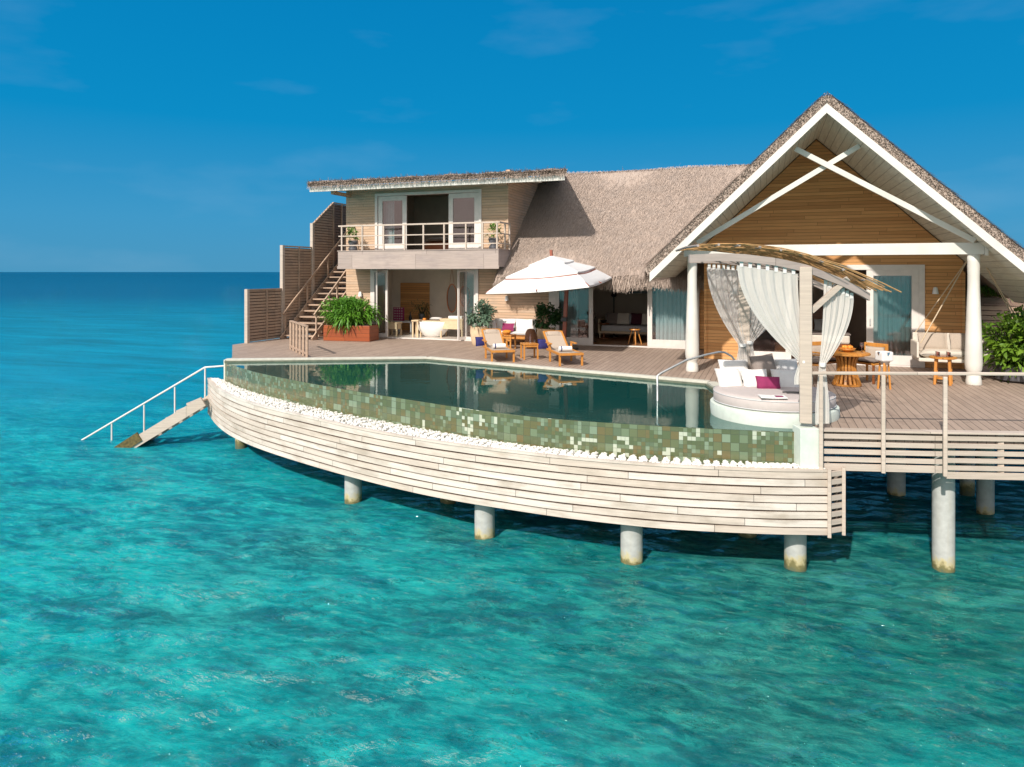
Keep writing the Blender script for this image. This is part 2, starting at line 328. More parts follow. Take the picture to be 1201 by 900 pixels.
def curtain_mat(name, col, tr):
    t = NT(name); n = t.noise(t.coord(scale=(1, 1, .25)), 60, 2)
    d = t.n('BsdfDiffuse', {'Color': col}); l = t.n('BsdfTranslucent', {'Color': col}); m1 = t.n('MixShader', {0: .45}); t.set(m1.inputs[1], d); t.set(m1.inputs[2], l)
    tp = t.n('BsdfTransparent', {'Color': (1, 1, 1)}); m2 = t.n('MixShader'); t.set(m2.inputs[0], t.rng(n, .3, .7, tr - .02, tr + .02)); t.set(m2.inputs[1], m1); t.set(m2.inputs[2], tp)
    t.t.links.new(m2.outputs[0], t.out.inputs[0]); return t.m
M['curtain'] = curtain_mat('sheer_white_voile', (.90, .86, .80), .12)
M['sheer'] = curtain_mat('sheer_grey_voile', (.84, .81, .78), .28)
M['pebble'] = plain('white_pebbles', (.72, .70, .66), .7, .12, 12, .1)

# ---------------------------------------------------------------- mesh helpers
class MB:
    def __init__(s): s.v = []; s.f = []; s.uv = None; s.tone = None
    def add(s, vs, fs):
        k = len(s.v); s.v.extend([tuple(v) for v in vs]); s.f.extend([tuple(i + k for i in f) for f in fs]); return s
    def box(s, c, d, rz=0, M4=None):
        x, y, z = d[0] / 2, d[1] / 2, d[2] / 2
        vs = [Vector((a * x, b * y, e * z)) for a in (-1, 1) for b in (-1, 1) for e in (-1, 1)]
        m = Matrix.Translation(Vector(c)) @ (M4 if M4 is not None else Matrix.Rotation(rz, 4, 'Z'))
        return s.add([m @ v for v in vs], [(0, 1, 3, 2), (4, 6, 7, 5), (0, 4, 5, 1), (2, 3, 7, 6), (0, 2, 6, 4), (1, 5, 7, 3)])
    def bb(s, x0, x1, y0, y1, z0, z1):
        return s.box(((x0 + x1) / 2, (y0 + y1) / 2, (z0 + z1) / 2), (abs(x1 - x0), abs(y1 - y0), abs(z1 - z0)))
    def beam(s, p0, p1, w, h, up=(0, 0, 1)):
        p0 = Vector(p0); p1 = Vector(p1); d = p1 - p0; L = d.length; d.normalize(); up = Vector(up)
        if abs(d.dot(up)) > .99: up = Vector((0, 1, 0))
        sx = d.cross(up).normalized(); sz = sx.cross(d)
        m = Matrix((sx, d, sz)).transposed().to_4x4()
        return s.box((p0 + p1) / 2, (w, L, h), M4=m)
    def tube(s, pts, r, n=8, cap=True):
        pts = [Vector(p) for p in pts]; k = len(s.v); rr = r if isinstance(r, (list, tuple)) else [r] * len(pts)
        up = Vector((0, 0, 1)); prev = None
        for i, p in enumerate(pts):
            d = (pts[min(i + 1, len(pts) - 1)] - pts[max(i - 1, 0)]).normalized()
            a = prev if prev else (Vector((0, 1, 0)) if abs(d.z) > .9 else up)
            sx = d.cross(a).normalized(); sy = sx.cross(d).normalized(); prev = sy
            for j in range(n):
                t = 2 * PI * j / n; s.v.append(tuple(p + sx * math.cos(t) * rr[i] + sy * math.sin(t) * rr[i]))
        for i in range(len(pts) - 1):
            for j in range(n):
                s.f.append((k + i * n + j, k + i * n + (j + 1) % n, k + (i + 1) * n + (j + 1) % n, k + (i + 1) * n + j))
        if cap:
            s.f.append(tuple(k + j for j in reversed(range(n)))); s.f.append(tuple(k + (len(pts) - 1) * n + j for j in range(n)))
        return s
    def lathe(s, prof, n=28, c=(0, 0, 0), sx=1, sy=1, rz=0):
        k = len(s.v)
        for r, z in prof:
            for j in range(n):
                t = 2 * PI * j / n; x, y = r * sx * math.cos(t), r * sy * math.sin(t)
                s.v.append((c[0] + x * math.cos(rz) - y * math.sin(rz), c[1] + x * math.sin(rz) + y * math.cos(rz), c[2] + z))
        for i in range(len(prof) - 1):
            for j in range(n):
                s.f.append((k + i * n + j, k + i * n + (j + 1) % n, k + (i + 1) * n + (j + 1) % n, k + (i + 1) * n + j))
        s.f.append(tuple(k + j for j in reversed(range(n)))); s.f.append(tuple(k + (len(prof) - 1) * n + j for j in range(n)))
        return s
    def prism(s, pts, y0, y1):                                       # pts are (x, z), extruded along y
        n = len(pts); return s.add([(x, y0, z) for x, z in pts] + [(x, y1, z) for x, z in pts],
                                   [tuple(range(n)), tuple(reversed(range(n, 2 * n)))] + [(i, n + i, n + (i + 1) % n, (i + 1) % n) for i in range(n)])
    def slab(s, pts, z0, z1):                                        # pts are (x, y) extruded along z
        n = len(pts); return s.add([(x, y, z0) for x, y in pts] + [(x, y, z1) for x, y in pts],
                                   [tuple(reversed(range(n))), tuple(range(n, 2 * n))] + [(i, (i + 1) % n, n + (i + 1) % n, n + i) for i in range(n)])
    def pillow(s, c, d, m=None, p=.45, nu=20, nv=10):
        # a soft cushion: squarish outline, full middle, pinched corners
        m = m if m is not None else Matrix.Identity(4); m = Matrix.Translation(Vector(c)) @ m; k = len(s.v); n = 9
        vs = []
        for side in (1, -1):
            for i in range(n + 1):
                for j in range(n + 1):
                    a, b = 2 * i / n - 1, 2 * j / n - 1
                    e = (max(0, 1 - a ** 4) * max(0, 1 - b ** 4)) ** .5
                    q = 1 - .07 * (1 - abs(a * b)) * (max(abs(a), abs(b)) ** 3)
                    vs.append(m @ Vector((a * q * d[0] / 2, b * q * d[1] / 2, side * (e * d[2] / 2 + .004))))
        fs = []
        N1 = n + 1
        for si in range(2):
            for i in range(n):
                for j in range(n):
                    q = [si * N1 * N1 + i * N1 + j, si * N1 * N1 + (i + 1) * N1 + j, si * N1 * N1 + (i + 1) * N1 + j + 1, si * N1 * N1 + i * N1 + j + 1]
                    fs.append(tuple(q if si == 0 else reversed(q)))
        rim = [i * N1 for i in range(n)] + [n * N1 + j for j in range(n)] + [i * N1 + n for i in range(n, 0, -1)] + [j for j in range(n, 0, -1)]
        for i in range(len(rim)):
            a, b = rim[i], rim[(i + 1) % len(rim)]; fs.append((a, b, b + N1 * N1, a + N1 * N1))
        return s.add(vs, fs)
    def build(s, name, mat, parent=None, smooth=False, bevel=0, loc=None, tone=None, uv=None):
        me = bpy.data.meshes.new(name); me.from_pydata(s.v, [], s.f); me.materials.append(mat)
        if s.tone is not None:
            a = me.attributes.new('tone', 'FLOAT', 'FACE'); a.data.foreach_set('value', s.tone)
        if s.uv is not None:
            l = me.uv_layers.new(name='UVMap'); vi = np.zeros(len(me.loops), dtype=np.int32); me.loops.foreach_get('vertex_index', vi)
            l.data.foreach_set('uv', np.array(s.uv, dtype=np.float32)[vi].ravel())
        if smooth:
            me.polygons.foreach_set('use_smooth', [True] * len(me.polygons))
            if smooth != 2:
                try: me.set_sharp_from_angle(angle=R(40))
                except Exception: pass
        me.update()
        o = bpy.data.objects.new(name, me); COL.objects.link(o)
        if parent: o.parent = parent
        if loc is not None: o.location = loc
        if bevel:
            b = o.modifiers.new('bevel', 'BEVEL'); b.width = bevel; b.segments = 2; b.limit_method = 'ANGLE'
        return o
def tag(o, label=None, cat=None, group=None, kind=None):
    if label: o['label'] = label
    if cat: o['category'] = cat
    if group: o['group'] = group
    if kind: o['kind'] = kind
    return o
def thing(name, label, cat, loc=(0, 0, 0), rz=0, group=None):
    o = bpy.data.objects.new(name, None); COL.objects.link(o); o.location = loc; o.rotation_euler = (0, 0, rz); o.empty_display_size = .2
    return tag(o, label, cat, group)
def copy_tree(o, parent=None):
    c = o.copy(); COL.objects.link(c)
    if parent: c.parent = parent
    for ch in [x for x in bpy.data.objects if x.parent == o]: copy_tree(ch, c)
    return c
def rot(x=0, y=0, z=0): return Matrix.Rotation(z, 4, 'Z') @ Matrix.Rotation(y, 4, 'Y') @ Matrix.Rotation(x, 4, 'X')
def spline(pts, n=60):
    P = [np.array(p, float) for p in pts]; P = [2 * P[0] - P[1]] + P + [2 * P[-1] - P[-2]]; out = []
    for i in range(1, len(P) - 2):
        for k in range(n // (len(P) - 3) + 1):
            t = k / (n // (len(P) - 3) + 1)
            out.append(.5 * ((2 * P[i]) + (-P[i - 1] + P[i + 1]) * t + (2 * P[i - 1] - 5 * P[i] + 4 * P[i + 1] - P[i + 2]) * t * t + (-P[i - 1] + 3 * P[i] - 3 * P[i + 1] + P[i + 2]) * t ** 3))
    out.append(P[-2]); return out
def leaves(n, cen, rad, L, Wd, rng, up=.5, droop=.35, clumps=14, base=None, shell=.55):
    """leaf blades of four faces each, grown outwards from clump centres spread through the crown"""
    b = MB(); b.tone = []
    cs = []
    for i in range(clumps):
        while True:
            p = Vector((rng.uniform(-1, 1), rng.uniform(-1, 1), rng.uniform(-1, 1)))
            if shell < p.length < 1: break
        cs.append((p, rng.random()))
    for i in range(n):
        p, tn = rng.choice(cs); j = Vector([rng.gauss(0, .2) for _ in range(3)]); q = p * .92 + j
        pos = Vector((cen[0] + q.x * rad[0], cen[1] + q.y * rad[1], cen[2] + q.z * rad[2]))
        d = (Vector((q.x, q.y, q.z + up)) * .9 + Vector([rng.gauss(0, .5) for _ in range(3)])).normalized()
        s = d.cross(Vector((rng.gauss(0, .4), rng.gauss(0, .4), 1))).normalized(); nn = s.cross(d).normalized()
        l = L * rng.uniform(.6, 1.25); w = Wd * rng.uniform(.7, 1.2)
        m = pos + d * l * .5 + nn * .03 * l; e = pos + d * l + Vector((0, 0, -droop * l)); q1 = pos + d * l * .8 + Vector((0, 0, -droop * l * .45))
        k = len(b.v)
        b.v += [tuple(pos), tuple(m + s * w / 2), tuple(m - s * w / 2), tuple(q1 + s * w * .3), tuple(q1 - s * w * .3), tuple(e)]
        b.f += [(k, k + 2, k + 1), (k + 1, k + 2, k + 4, k + 3), (k + 3, k + 4, k + 5)]
        tv = min(1, max(0, tn * .6 + rng.random() * .5)); b.tone += [tv] * 3
    return b

# ---------------------------------------------------------------- sea, seabed
def sheet(name, mat, z, r, label_kind='structure'):
    b = MB(); b.add([(-r, -r, 0), (r, -r, 0), (r, r, 0), (-r, r, 0)], [(0, 1, 2, 3)])
    o = b.build(name, mat, loc=(0, 0, z)); o['kind'] = label_kind; return o
from mathutils import noise as mnoise
def wave_z(x, y):
    u = x * .94 + y * .342; w = -x * .342 + y * .94
    f = max(0, min(1, (26 - abs(x + 1)) / 6)) * max(0, min(1, (y + 19) / 2)) * max(0, min(1, (13 - y) / 5))
    return f * (.060 * mnoise.fractal(Vector((u * .55, w * 1.0, 0)), 1.0, 2.0, 3) + .016 * mnoise.noise(Vector((u * 2.4, w * 4.2, 5))))
sb = MB()
sx_ = np.concatenate([[-16000, -2000, -300, -60, -30], np.linspace(-27, 25, 330), [30, 60, 300, 2000, 16000]]); sy_ = np.concatenate([[-16000, -600, -60, -24], np.linspace(-19, 13, 250), [16, 40, 200, 1500, 16000]])
for x in sx_:
    for y in sy_: sb.v.append((x, y, wave_z(x, y) if abs(x) < 30 and -20 < y < 14 else 0))
ny = len(sy_)
for i in range(len(sx_) - 1):
    for j in range(ny - 1): k = i * ny + j; sb.f.append((k, k + ny, k + ny + 1, k + 1))
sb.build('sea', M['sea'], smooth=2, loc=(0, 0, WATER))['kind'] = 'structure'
def bed_z(x, y):
    p = Vector((x, y, 3.1)); n = mnoise.fractal(p * .45, 1.0, 2.1, 5); m = mnoise.fractal(p * 1.7, 1.0, 2.1, 3)
    near = max(0, 1 - max(abs(x) - 22, abs(y + 4) - 22, 0) / 12)
    return WATER - 1.15 - max(0, y - 12) * .08 + near * (.16 * n + .09 * m)
b = MB()
gx = np.concatenate([np.linspace(-140, -27, 12), np.linspace(-26, 24, 230), np.linspace(25, 120, 10)]); gy = np.concatenate([np.linspace(-40, -20, 6), np.linspace(-19, 12, 160), np.linspace(13, 120, 14)])
for x in gx:
    for y in gy: b.v.append((x, y, bed_z(x, y)))
ny = len(gy)
for i in range(len(gx) - 1):
    for j in range(ny - 1): k = i * ny + j; b.f.append((k, k + ny, k + ny + 1, k + 1))
b.build('seabed', M['seabed'], smooth=2)['kind'] = 'structure'

# ---------------------------------------------------------------- deck and pool plan
v2 = lambda p: (p[0], p[1])
pool_back = [v2(at(264, 423)), v2(at(500, 420.5)), v2(at(830, 449.5)), v2(at(846, 461)), ]
post_f = WL(4.46, 10.62, 0)                     # front post of the pergola
front_pts = [at(*p, -.05) for p in [(264, 428.5), (300, 436.5), (380, 452.5), (500, 472), (600, 486), (700, 495), (850, 503.5), (943, 507)]]
front_pts[0] = Vector((pool_back[0][0], pool_back[0][1], 0))
pool_front = [v2(p) for p in spline([v2(p) for p in front_pts], 84)]
skirt_pts = [at(*p, -1.52) for p in [(243.5, 485), (254, 499), (273, 513), (304, 527), (360, 545), (420, 562.5), (480, 577), (540, 589), (600, 599), (670, 609), (780, 620.5), (890, 627), (972, 628.5)]]
skirt = [v2(p) for p in spline([v2(p) for p in skirt_pts], 120)]
deckR = [v2(at(958, 504.5)), v2(at(1107, 507.5)), v2(at(1107, 507.5) + RGT * 5 - FWD * .35)]
pf_end = pool_front[-1]
deck_poly = [(-14.85, -2.2 + 2.4), (-12.4, -1.55)] + [(pool_back[0][0] + .05, pool_back[0][1] + .02)] + pool_back[1:] + [(pf_end[0] + .1, pf_end[1] + .1)] + deckR + [(11, 9.6), (-14.85, 9.6)]
deck_poly[0] = (-14.85, 1.2)
MB().slab(deck_poly, -.16, 0).build('wooden_deck', M['deck'])['kind'] = 'structure'
b = MB()      # joists under the deck
for k in range(13):
    y = -1.5 + k * .85; b.bb(1.4 if y < 1.5 else -14.6, 10.8, y, y + .12, -.42, -.165)
b.build('deck_joists', M['underside'])['kind'] = 'structure'

# pool ------------------------------------------------------------------
pool = thing('infinity_pool', 'curved infinity pool with green mosaic outer wall and whitewashed slatted basin', 'pool')
PW = -.05
def wall_strip(path, z0, z1, uoff=0, zc=None):
    b = MB(); b.uv = []; L = uoff; pv = path[0]
    for i, p in enumerate(path):
        L += math.dist(p, pv); pv = p
        b.v += [(p[0], p[1], z0), (p[0], p[1], z1)]; b.uv += [(L, z0), (L, z1)]
    for i in range(len(path) - 1): b.f.append((2 * i, 2 * i + 2, 2 * i + 3, 2 * i + 1))
    return b
def offset(path, d):
    out = []
    for i, p in enumerate(path):
        a = path[max(i - 1, 0)]; c = path[min(i + 1, len(path) - 1)]; t = np.array((c[0] - a[0], c[1] - a[1])); t /= np.linalg.norm(t)
        out.append((p[0] - t[1] * d, p[1] + t[0] * d))
    return out
wall_strip(pool_front, -.60, PW - .004).build('mosaic_wall', M['mosaic'], pool)
inner = offset(pool_front, .16)
wall_strip(inner, -1.35, PW - .006).build('inner_wall', M['pooltile'], pool)
b = MB()
for i in range(len(inner) - 1):
    p, q, r_, s_ = pool_front[i], pool_front[i + 1], inner[i + 1], inner[i]
    b.add([(*p, PW - .004), (*q, PW - .004), (*r_, PW - .004), (*s_, PW - .004)], [(0, 1, 2, 3)])
b.build('weir_edge', M['slot'], pool)
pool_poly = pool_front + list(reversed(pool_back[1:]))
MB().slab(pool_poly, -1.40, -1.35).build('pool_floor', M['pooltile'], pool)
wall_strip(list(pool_back) + [pf_end], -1.35, -.165).build('rear_wall', M['pooltile'], pool)
b = MB(); n = len(pool_poly); b.add([(x, y, PW) for x, y in pool_poly], [tuple(range(n))])
b.build('pool_water', M['poolwater'])['kind'] = 'structure'
# coping with slot drain along the deck side
b = MB(); c2 = MB()
for i in range(len(pool_back) - 1):
    p, q = Vector((*pool_back[i], 0)), Vector((*pool_back[i + 1], 0))
    d = (q - p).normalized(); nrm = Vector((-d.y, d.x, 0))
    if i == 2: q = q + d * .2
    b.beam(p + nrm * .09 + Vector((0, 0, .012)), q + nrm * .09 + Vector((0, 0, .012)), .20, .05)
    c2.beam(p - nrm * .035 + Vector((0, 0, -.035)), q - nrm * .035 + Vector((0, 0, -.035)), .05, .05)
b.build('coping', M['coping'], pool, bevel=.006); c2.build('drain_slot', M['slot'], pool)
MB().beam(Vector((*pool_front[0], -.58)), Vector((*pool_front[0], .02)), .05, .05).build('end_post', M['coping'], pool)
# trough floor and its white pebbles
inner_sk = offset(skirt, .04)
b = MB(); NN = 120
def samp(path, t):
    f = t * (len(path) - 1); i = min(int(f), len(path) - 2); a = f - i
    return (path[i][0] * (1 - a) + path[i + 1][0] * a, path[i][1] * (1 - a) + path[i + 1][1] * a)
def nearest(path, p):
    return min(path, key=lambda q: (q[0] - p[0]) ** 2 + (q[1] - p[1]) ** 2)
for i in range(NN + 1):
    a = samp(inner_sk, i / NN); c = nearest(inner, a); b.v += [(*a, -.615), (*c, -.615)]
for i in range(NN): b.f.append((2 * i, 2 * i + 2, 2 * i + 3, 2 * i + 1))
b.build('trough_floor', M['coping'], pool)
b = MB()
ico = bmesh.new(); bmesh.ops.create_icosphere(ico, subdivisions=1, radius=1); iv = [v.co.copy() for v in ico.verts]; fi = [[v.index for v in f.verts] for f in ico.faces]; ico.free()
for k in range(8200):
    a = samp(inner_sk, rnd.random()); c = nearest(pool_front, a); t = rnd.random()
    wdt = math.dist(a, c)
    if wdt < .05: continue
    x = a[0] + (c[0] - a[0]) * (.03 + .93 * t); y = a[1] + (c[1] - a[1]) * (.03 + .93 * t)
    s = rnd.uniform(.017, .034); rm = Matrix.Rotation(rnd.uniform(0, 6), 3, (rnd.random(), rnd.random(), 1)) @ Matrix.Diagonal((s * 1.2, s, s * .75))
    zz = -.60 + rnd.random() * .045 + .035 * math.sin(PI * t)
    b.add([(rm @ v) + Vector((x, y, zz)) for v in iv], fi)
tag(b.build('white_pebbles', M['pebble']), 'bed of small white pebbles filling the overflow trough below the mosaic wall', 'pebbles', kind='stuff')
# curved slat skirt
b = MB(); b.uv = []
NC = 8; H0, H1 = -1.52, -.56; ch = (H1 - H0) / NC
for c in range(NC):
    z0 = H0 + c * ch + .006; z1 = H0 + (c + 1) * ch - .019; out = skirt; inn = offset(skirt, .028); L = 0; k = len(b.v)
    jit = [rnd.uniform(-.004, .004) for _ in range(40)]
    for i, p in enumerate(out):
        if i: L += math.dist(p, out[i - 1])
        q = inn[i]; e = .0035 * math.sin(L * 1.7 + c * 2.1)
        b.v += [(p[0], p[1], z0 + e), (p[0], p[1], z1 + e), (q[0], q[1], z1 + e), (q[0], q[1], z0 + e)]
        vv = (c + .5) * .121; b.uv += [(L, vv - .055), (L, vv + .055), (L, vv + .05), (L, vv - .05)]
    for i in range(len(out) - 1):
        for j in range(4): b.f.append((k + 4 * i + j, k + 4 * i + 4 + j, k + 4 * i + 4 + (j + 1) % 4, k + 4 * i + (j + 1) % 4))
    b.f.append((k, k + 1, k + 2, k + 3)); e = k + 4 * (len(out) - 1); b.f.append((e + 3, e + 2, e + 1, e))
b.build('slat_cladding', M['whitewash'], pool)
wall_strip(offset(skirt, .045), H0 + .02, H1 - .02).build('cladding_backing', M['slat_dark'], pool)
# cap board on top, and basin underside
b = MB(); b.uv = []; inn = offset(skirt, .07); outp = offset(skirt, -.012); L = 0
for i in range(len(skirt)):
    if i: L += math.dist(skirt[i], skirt[i - 1])
    for q, z in ((outp[i], H1 - .012), (outp[i], H1 + .022), (inn[i], H1 + .022), (inn[i], H1 - .012)): b.v.append((*q, z)); b.uv.append((L, .05))
for i in range(len(skirt) - 1):
    for j in range(4): b.f.append((4 * i + j, 4 * i + 4 + j, 4 * i + 4 + (j + 1) % 4, 4 * i + (j + 1) % 4))
b.build('cap_board', M['whitewash'], pool)
uo = offset(skirt, .05)
und = uo + list(reversed([v2(WL(5.0, 10.6, 0)), pool_back[3], pool_back[2], pool_back[1]]))[::-1][::-1]
und = uo + [v2(WL(5.0, 10.5, 0)), (1.6, -2.6), (.6, -1.4), (-7.3, .6), (-12.6, -1.6)]
MB().slab(und, -1.50, -1.42).build('basin_slab', M['underside'], pool)
# short slatted return at the right end of the skirt
b = MB(); e0 = Vector((*skirt[-1], 0)); e1 = e0 + RGT * .26 + FWD * .10; e2 = e1 + FWD * .5 - RGT * 0.02
for c in range(NC):
    z = H0 + (c + .5) * ch
    b.beam(e0 + Vector((0, 0, z + .01)), e1 + Vector((0, 0, z + .01)), .03, ch * .62); b.beam(e1 + Vector((0, 0, z)), e2 + Vector((0, 0, z)), .03, ch * .62)
for p in (e0, e1): b.beam(p - FWD * .02 + Vector((0, 0, H0 - .02)), p - FWD * .02 + Vector((0, 0, H1 + .03)), .05, .05)
b.build('end_slats', M['palewood'], pool, bevel=.003)

# right hand deck edge: slatted fascia
fa = thing('deck_fascia', 'pale horizontal slats closing the deck edge below the white railing', 'fascia', (deckR[0][0], deckR[0][1], 0))
b = MB(); o0 = Vector((deckR[0][0], deckR[0][1], 0))
cor = [Vector((*p, 0)) for p in deckR]
for s0 in range(2):
    p, q = cor[s0] - o0, cor[s0 + 1] - o0; nb_ = 6 if s0 else 5
    zt = -.02; tot = .58 if s0 == 0 else .66; ww = tot / nb_
    for c in range(nb_):
        z = zt - (c + .5) * ww; w = ww * (.62 if c < nb_ - 1 else .9)
        b.beam(p - FWD * .04 + Vector((0, 0, z)), q - FWD * .04 + Vector((0, 0, z)), .03, w)
b.build('slats', M['palewood'], fa, bevel=.003)
b = MB()
for s0 in range(2):
    p, q = cor[s0] - o0, cor[s0 + 1] - o0; b.beam(p - FWD * .02 + Vector((0, 0, .012)), q - FWD * .02 + Vector((0, 0, .012)), .16, .03)
b.build('edge_board', M['palewood'], fa, bevel=.003)
b = MB()
for t_ in (.42,):
    p = cor[1] - o0; q = cor[2] - o0; r_ = p + (q - p) * .16; b.beam(r_ - FWD * .01 + Vector((0, 0, -.66)), r_ - FWD * .01 + Vector((0, 0, -.02)), .08, .03)
b.build('batten', M['palewood'], fa)

# ---------------------------------------------------------------- piles
def pile(x, y, r, top, label, group='concrete piles carrying the villa'):
    t = MB().lathe([(r, WATER - 2.2 - WATER), (r, .0), (r, top - WATER)], 28)
    o = t.build('concrete_pile', M['concrete'], smooth=True, loc=(x, y, WATER)); return tag(o, label, 'pile', group)
for (px, py, r, top, lb) in [
    (280, 526, .15, -1.5, 'short concrete pile under the far left end of the curved basin'),
    (412, 591, .17, -1.5, 'concrete pile under the basin, second from the left'),
    (568, 634, .175, -1.5, 'pale concrete pile with rust stain under the middle of the curved basin'),
    (743, 662, .175, -1.5, 'concrete pile with ragged tide mark under the basin, left of the corner pile'),
    (938, 672, .162, -1.5, 'concrete pile under the right corner of the basin with yellow algae ring')]:
    p = at(px, py, WATER) + FWD * .17; pile(p.x, p.y, r, top, lb)
p = at(1115, 673, WATER) + FWD * .18; pile(p.x, p.y, .155, -.2, 'tall grey concrete pile under the slatted deck edge')
p = at(1162, 606, WATER) + FWD * .15; pile(p.x, p.y, .145, -.2, 'grey pile behind the tall one, at the right edge of the dark water')
p = at(1140, 582, WATER) + FWD * .15; pile(p.x, p.y, .135, -.2, 'farther pile half hidden behind the tall front pile')
for (px, py) in ((525, 592), (880, 632), (700, 604)):
    p = at(px, py, WATER) + FWD * .15; pile(p.x, p.y, .16, -1.5, {525: 'dark pile deep under the basin, left', 880: 'dark pile deep in shade beside the corner pile', 700: 'dark pile deep under the middle of the basin'}[px])
for k, (x, y) in enumerate(((4.2, -1), (8.6, 1.2), (2, 4), (6, 5), (-3, 4), (-8, 4), (-13.5, 3.5), (-13.5, 8), (-6, 8.5), (0, 8.5), (9.8, 5))):
    o = pile(x, y, .17, -.2, 'shaded concrete pile standing under the villa floor', 'inner piles under the villa')

# ---------------------------------------------------------------- villa
V = thing('water_villa', 'overwater villa with thatched roofs, white gable porch and two timber storeys', 'villa')
def part(name, b, mat, parent=V, **k): return b.build(name, M[mat], parent, **k)
def wallbox(x0, x1, z0, z1, y=5.0, t=.14, mat='siding', name='wall'): return part(name, MB().bb(x0, x1, y, y + t, z0, z1), mat)
AX = 2.91
def gz(x, base=5.92): return base - .965 * abs(x - AX)
UF = 3.12                                        # upper floor level
wallbox(-12.85, -11.93, 0, 2.58)                # left of the bathroom doors
wallbox(-7.66, -5.05, 0, 2.62)                  # sofa wall
wallbox(-.27, .24, 0, 2.62, mat='siding_gable')
wallbox(-12.85, -11.74, UF, 5.50); wallbox(-7.54, -6.57, UF, 5.50); wallbox(-11.74, -7.54, 5.25, 5.50)
part('side_wall', MB().bb(-6.71, -6.57, 5.143, 9.4, 2.0, 5.9), 'siding')
part('side_wall', MB().bb(-12.99, -12.853, 5.0, 9.4, -.1, 5.6), 'siding')
part('rear_wall', MB().bb(-12.85, -6.7, 9.25, 9.4, 0, 5.9), 'siding'); part('rear_wall', MB().bb(-6.5, .1, 9.2, 9.30, 0, 5.9), 'siding'); part('rear_gable_wall', MB().prism([(.1, 0), (6.24, 0), (6.24, gz(6.24)), (AX, gz(AX)), (.1, gz(.1))], 9.1, 9.24), 'siding')
part('corner_trim', MB().bb(-6.62, -6.56, 4.98, 5.04, UF, 5.5), 'siding')
part('trim', MB().bb(-5.12, -5.02, 4.97, 5.0, 0, 2.5), 'frame')
# floor band between storeys (hidden behind balcony) and ceilings
part('floor_band', MB().bb(-12.85, -6.57, 5.0, 9.25, 2.60, 3.11), 'plaster')
part('ceiling', MB().bb(-6.5, 0.1, 5.15, 9.2, 2.72, 2.76), 'plaster')
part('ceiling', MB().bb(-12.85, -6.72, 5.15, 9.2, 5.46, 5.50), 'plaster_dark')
# bathroom interior
part('bathroom_wall', MB().bb(-12.85, -11.95, 5.15, 5.17, 0, 2.59).bb(-12.84, -12.8, 5.17, 8.1, 0, 2.59).bb(-7.66, -7.5, 5.15, 8.1, 0, 2.59).bb(-12.84, -9.1, 8.1, 8.2, 0, 2.59).bb(-8.0, -7.5, 8.1, 8.2, 0, 2.59), 'plaster')
part('bathroom_floor', MB().bb(-12.8, -7.66, 4.99, 8.1, .003, .02), 'floor_in')
part('inner_doorway', MB().bb(-9.14, -9.0, 8.06, 8.1, 0, 2.4).bb(-8.1, -7.98, 8.06, 8.1, 0, 2.4).bb(-9.14, -7.98, 8.06, 8.1, 2.4, 2.5), 'frame')
part('teal_panel', MB().bb(-9.1, -8.0, 8.3, 8.34, 0, 2.5), 'teal')
part('timber_panel', MB().bb(-12.4, -11.1, 8.04, 8.1, .0, 1.95), 'siding_gable')
# living room
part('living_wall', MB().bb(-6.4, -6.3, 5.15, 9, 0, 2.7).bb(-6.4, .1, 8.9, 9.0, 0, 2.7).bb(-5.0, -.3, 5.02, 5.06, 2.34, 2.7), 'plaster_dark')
part('living_floor', MB().bb(-6.3, .1, 5.0, 8.9, .003, .02), 'floor_wood')
# upper room
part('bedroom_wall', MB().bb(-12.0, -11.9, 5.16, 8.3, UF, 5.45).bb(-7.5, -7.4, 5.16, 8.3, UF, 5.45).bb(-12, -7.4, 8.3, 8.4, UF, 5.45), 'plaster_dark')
part('bedroom_floor', MB().bb(-12.8, -6.72, 5.0, 9.2, UF, UF + .02), 'floor_wood')
# gable room
SOF = 5.87
def gw(x): return gz(x, SOF)
gwb = MB()
gwb.prism([(.1, 0), (.98, 0), (.98, 2.58), (.1, 2.58)], 2.7, 2.84)
gwb.prism([(5.40, 0), (6.24, 0), (6.24, 2.58), (5.40, 2.58)], 2.7, 2.84)
gwb.prism([(.1, 2.582), (6.24, 2.582), (6.24, gw(6.24)), (AX, SOF), (.1, gw(.1))], 2.7, 2.84)
part('gable_wall', gwb, 'siding_gable')
part('corner_trim', MB().bb(.06, .13, 2.66, 2.70, 0, 2.9), 'siding_gable'); part('corner_trim', MB().bb(6.2, 6.27, 2.66, 2.7, 0, 2.4), 'siding_gable')
part('side_wall', MB().bb(.1, .24, 2.842, 5.0, 0, 3.1), 'siding'); part('side_wall', MB().bb(6.1, 6.24, 2.842, 9.2, 0, 2.5), 'siding')
part('gable_room_wall', MB().bb(.24, 6.1, 7.0, 7.1, 0, 2.7), 'plaster_dark'); part('ceiling', MB().bb(.24, 6.1, 2.85, 7.0, 2.70, 2.74), 'plaster_dark')
part('gable_room_floor', MB().bb(.24, 6.1, 2.84, 7.0, .003, .02), 'floor_wood')

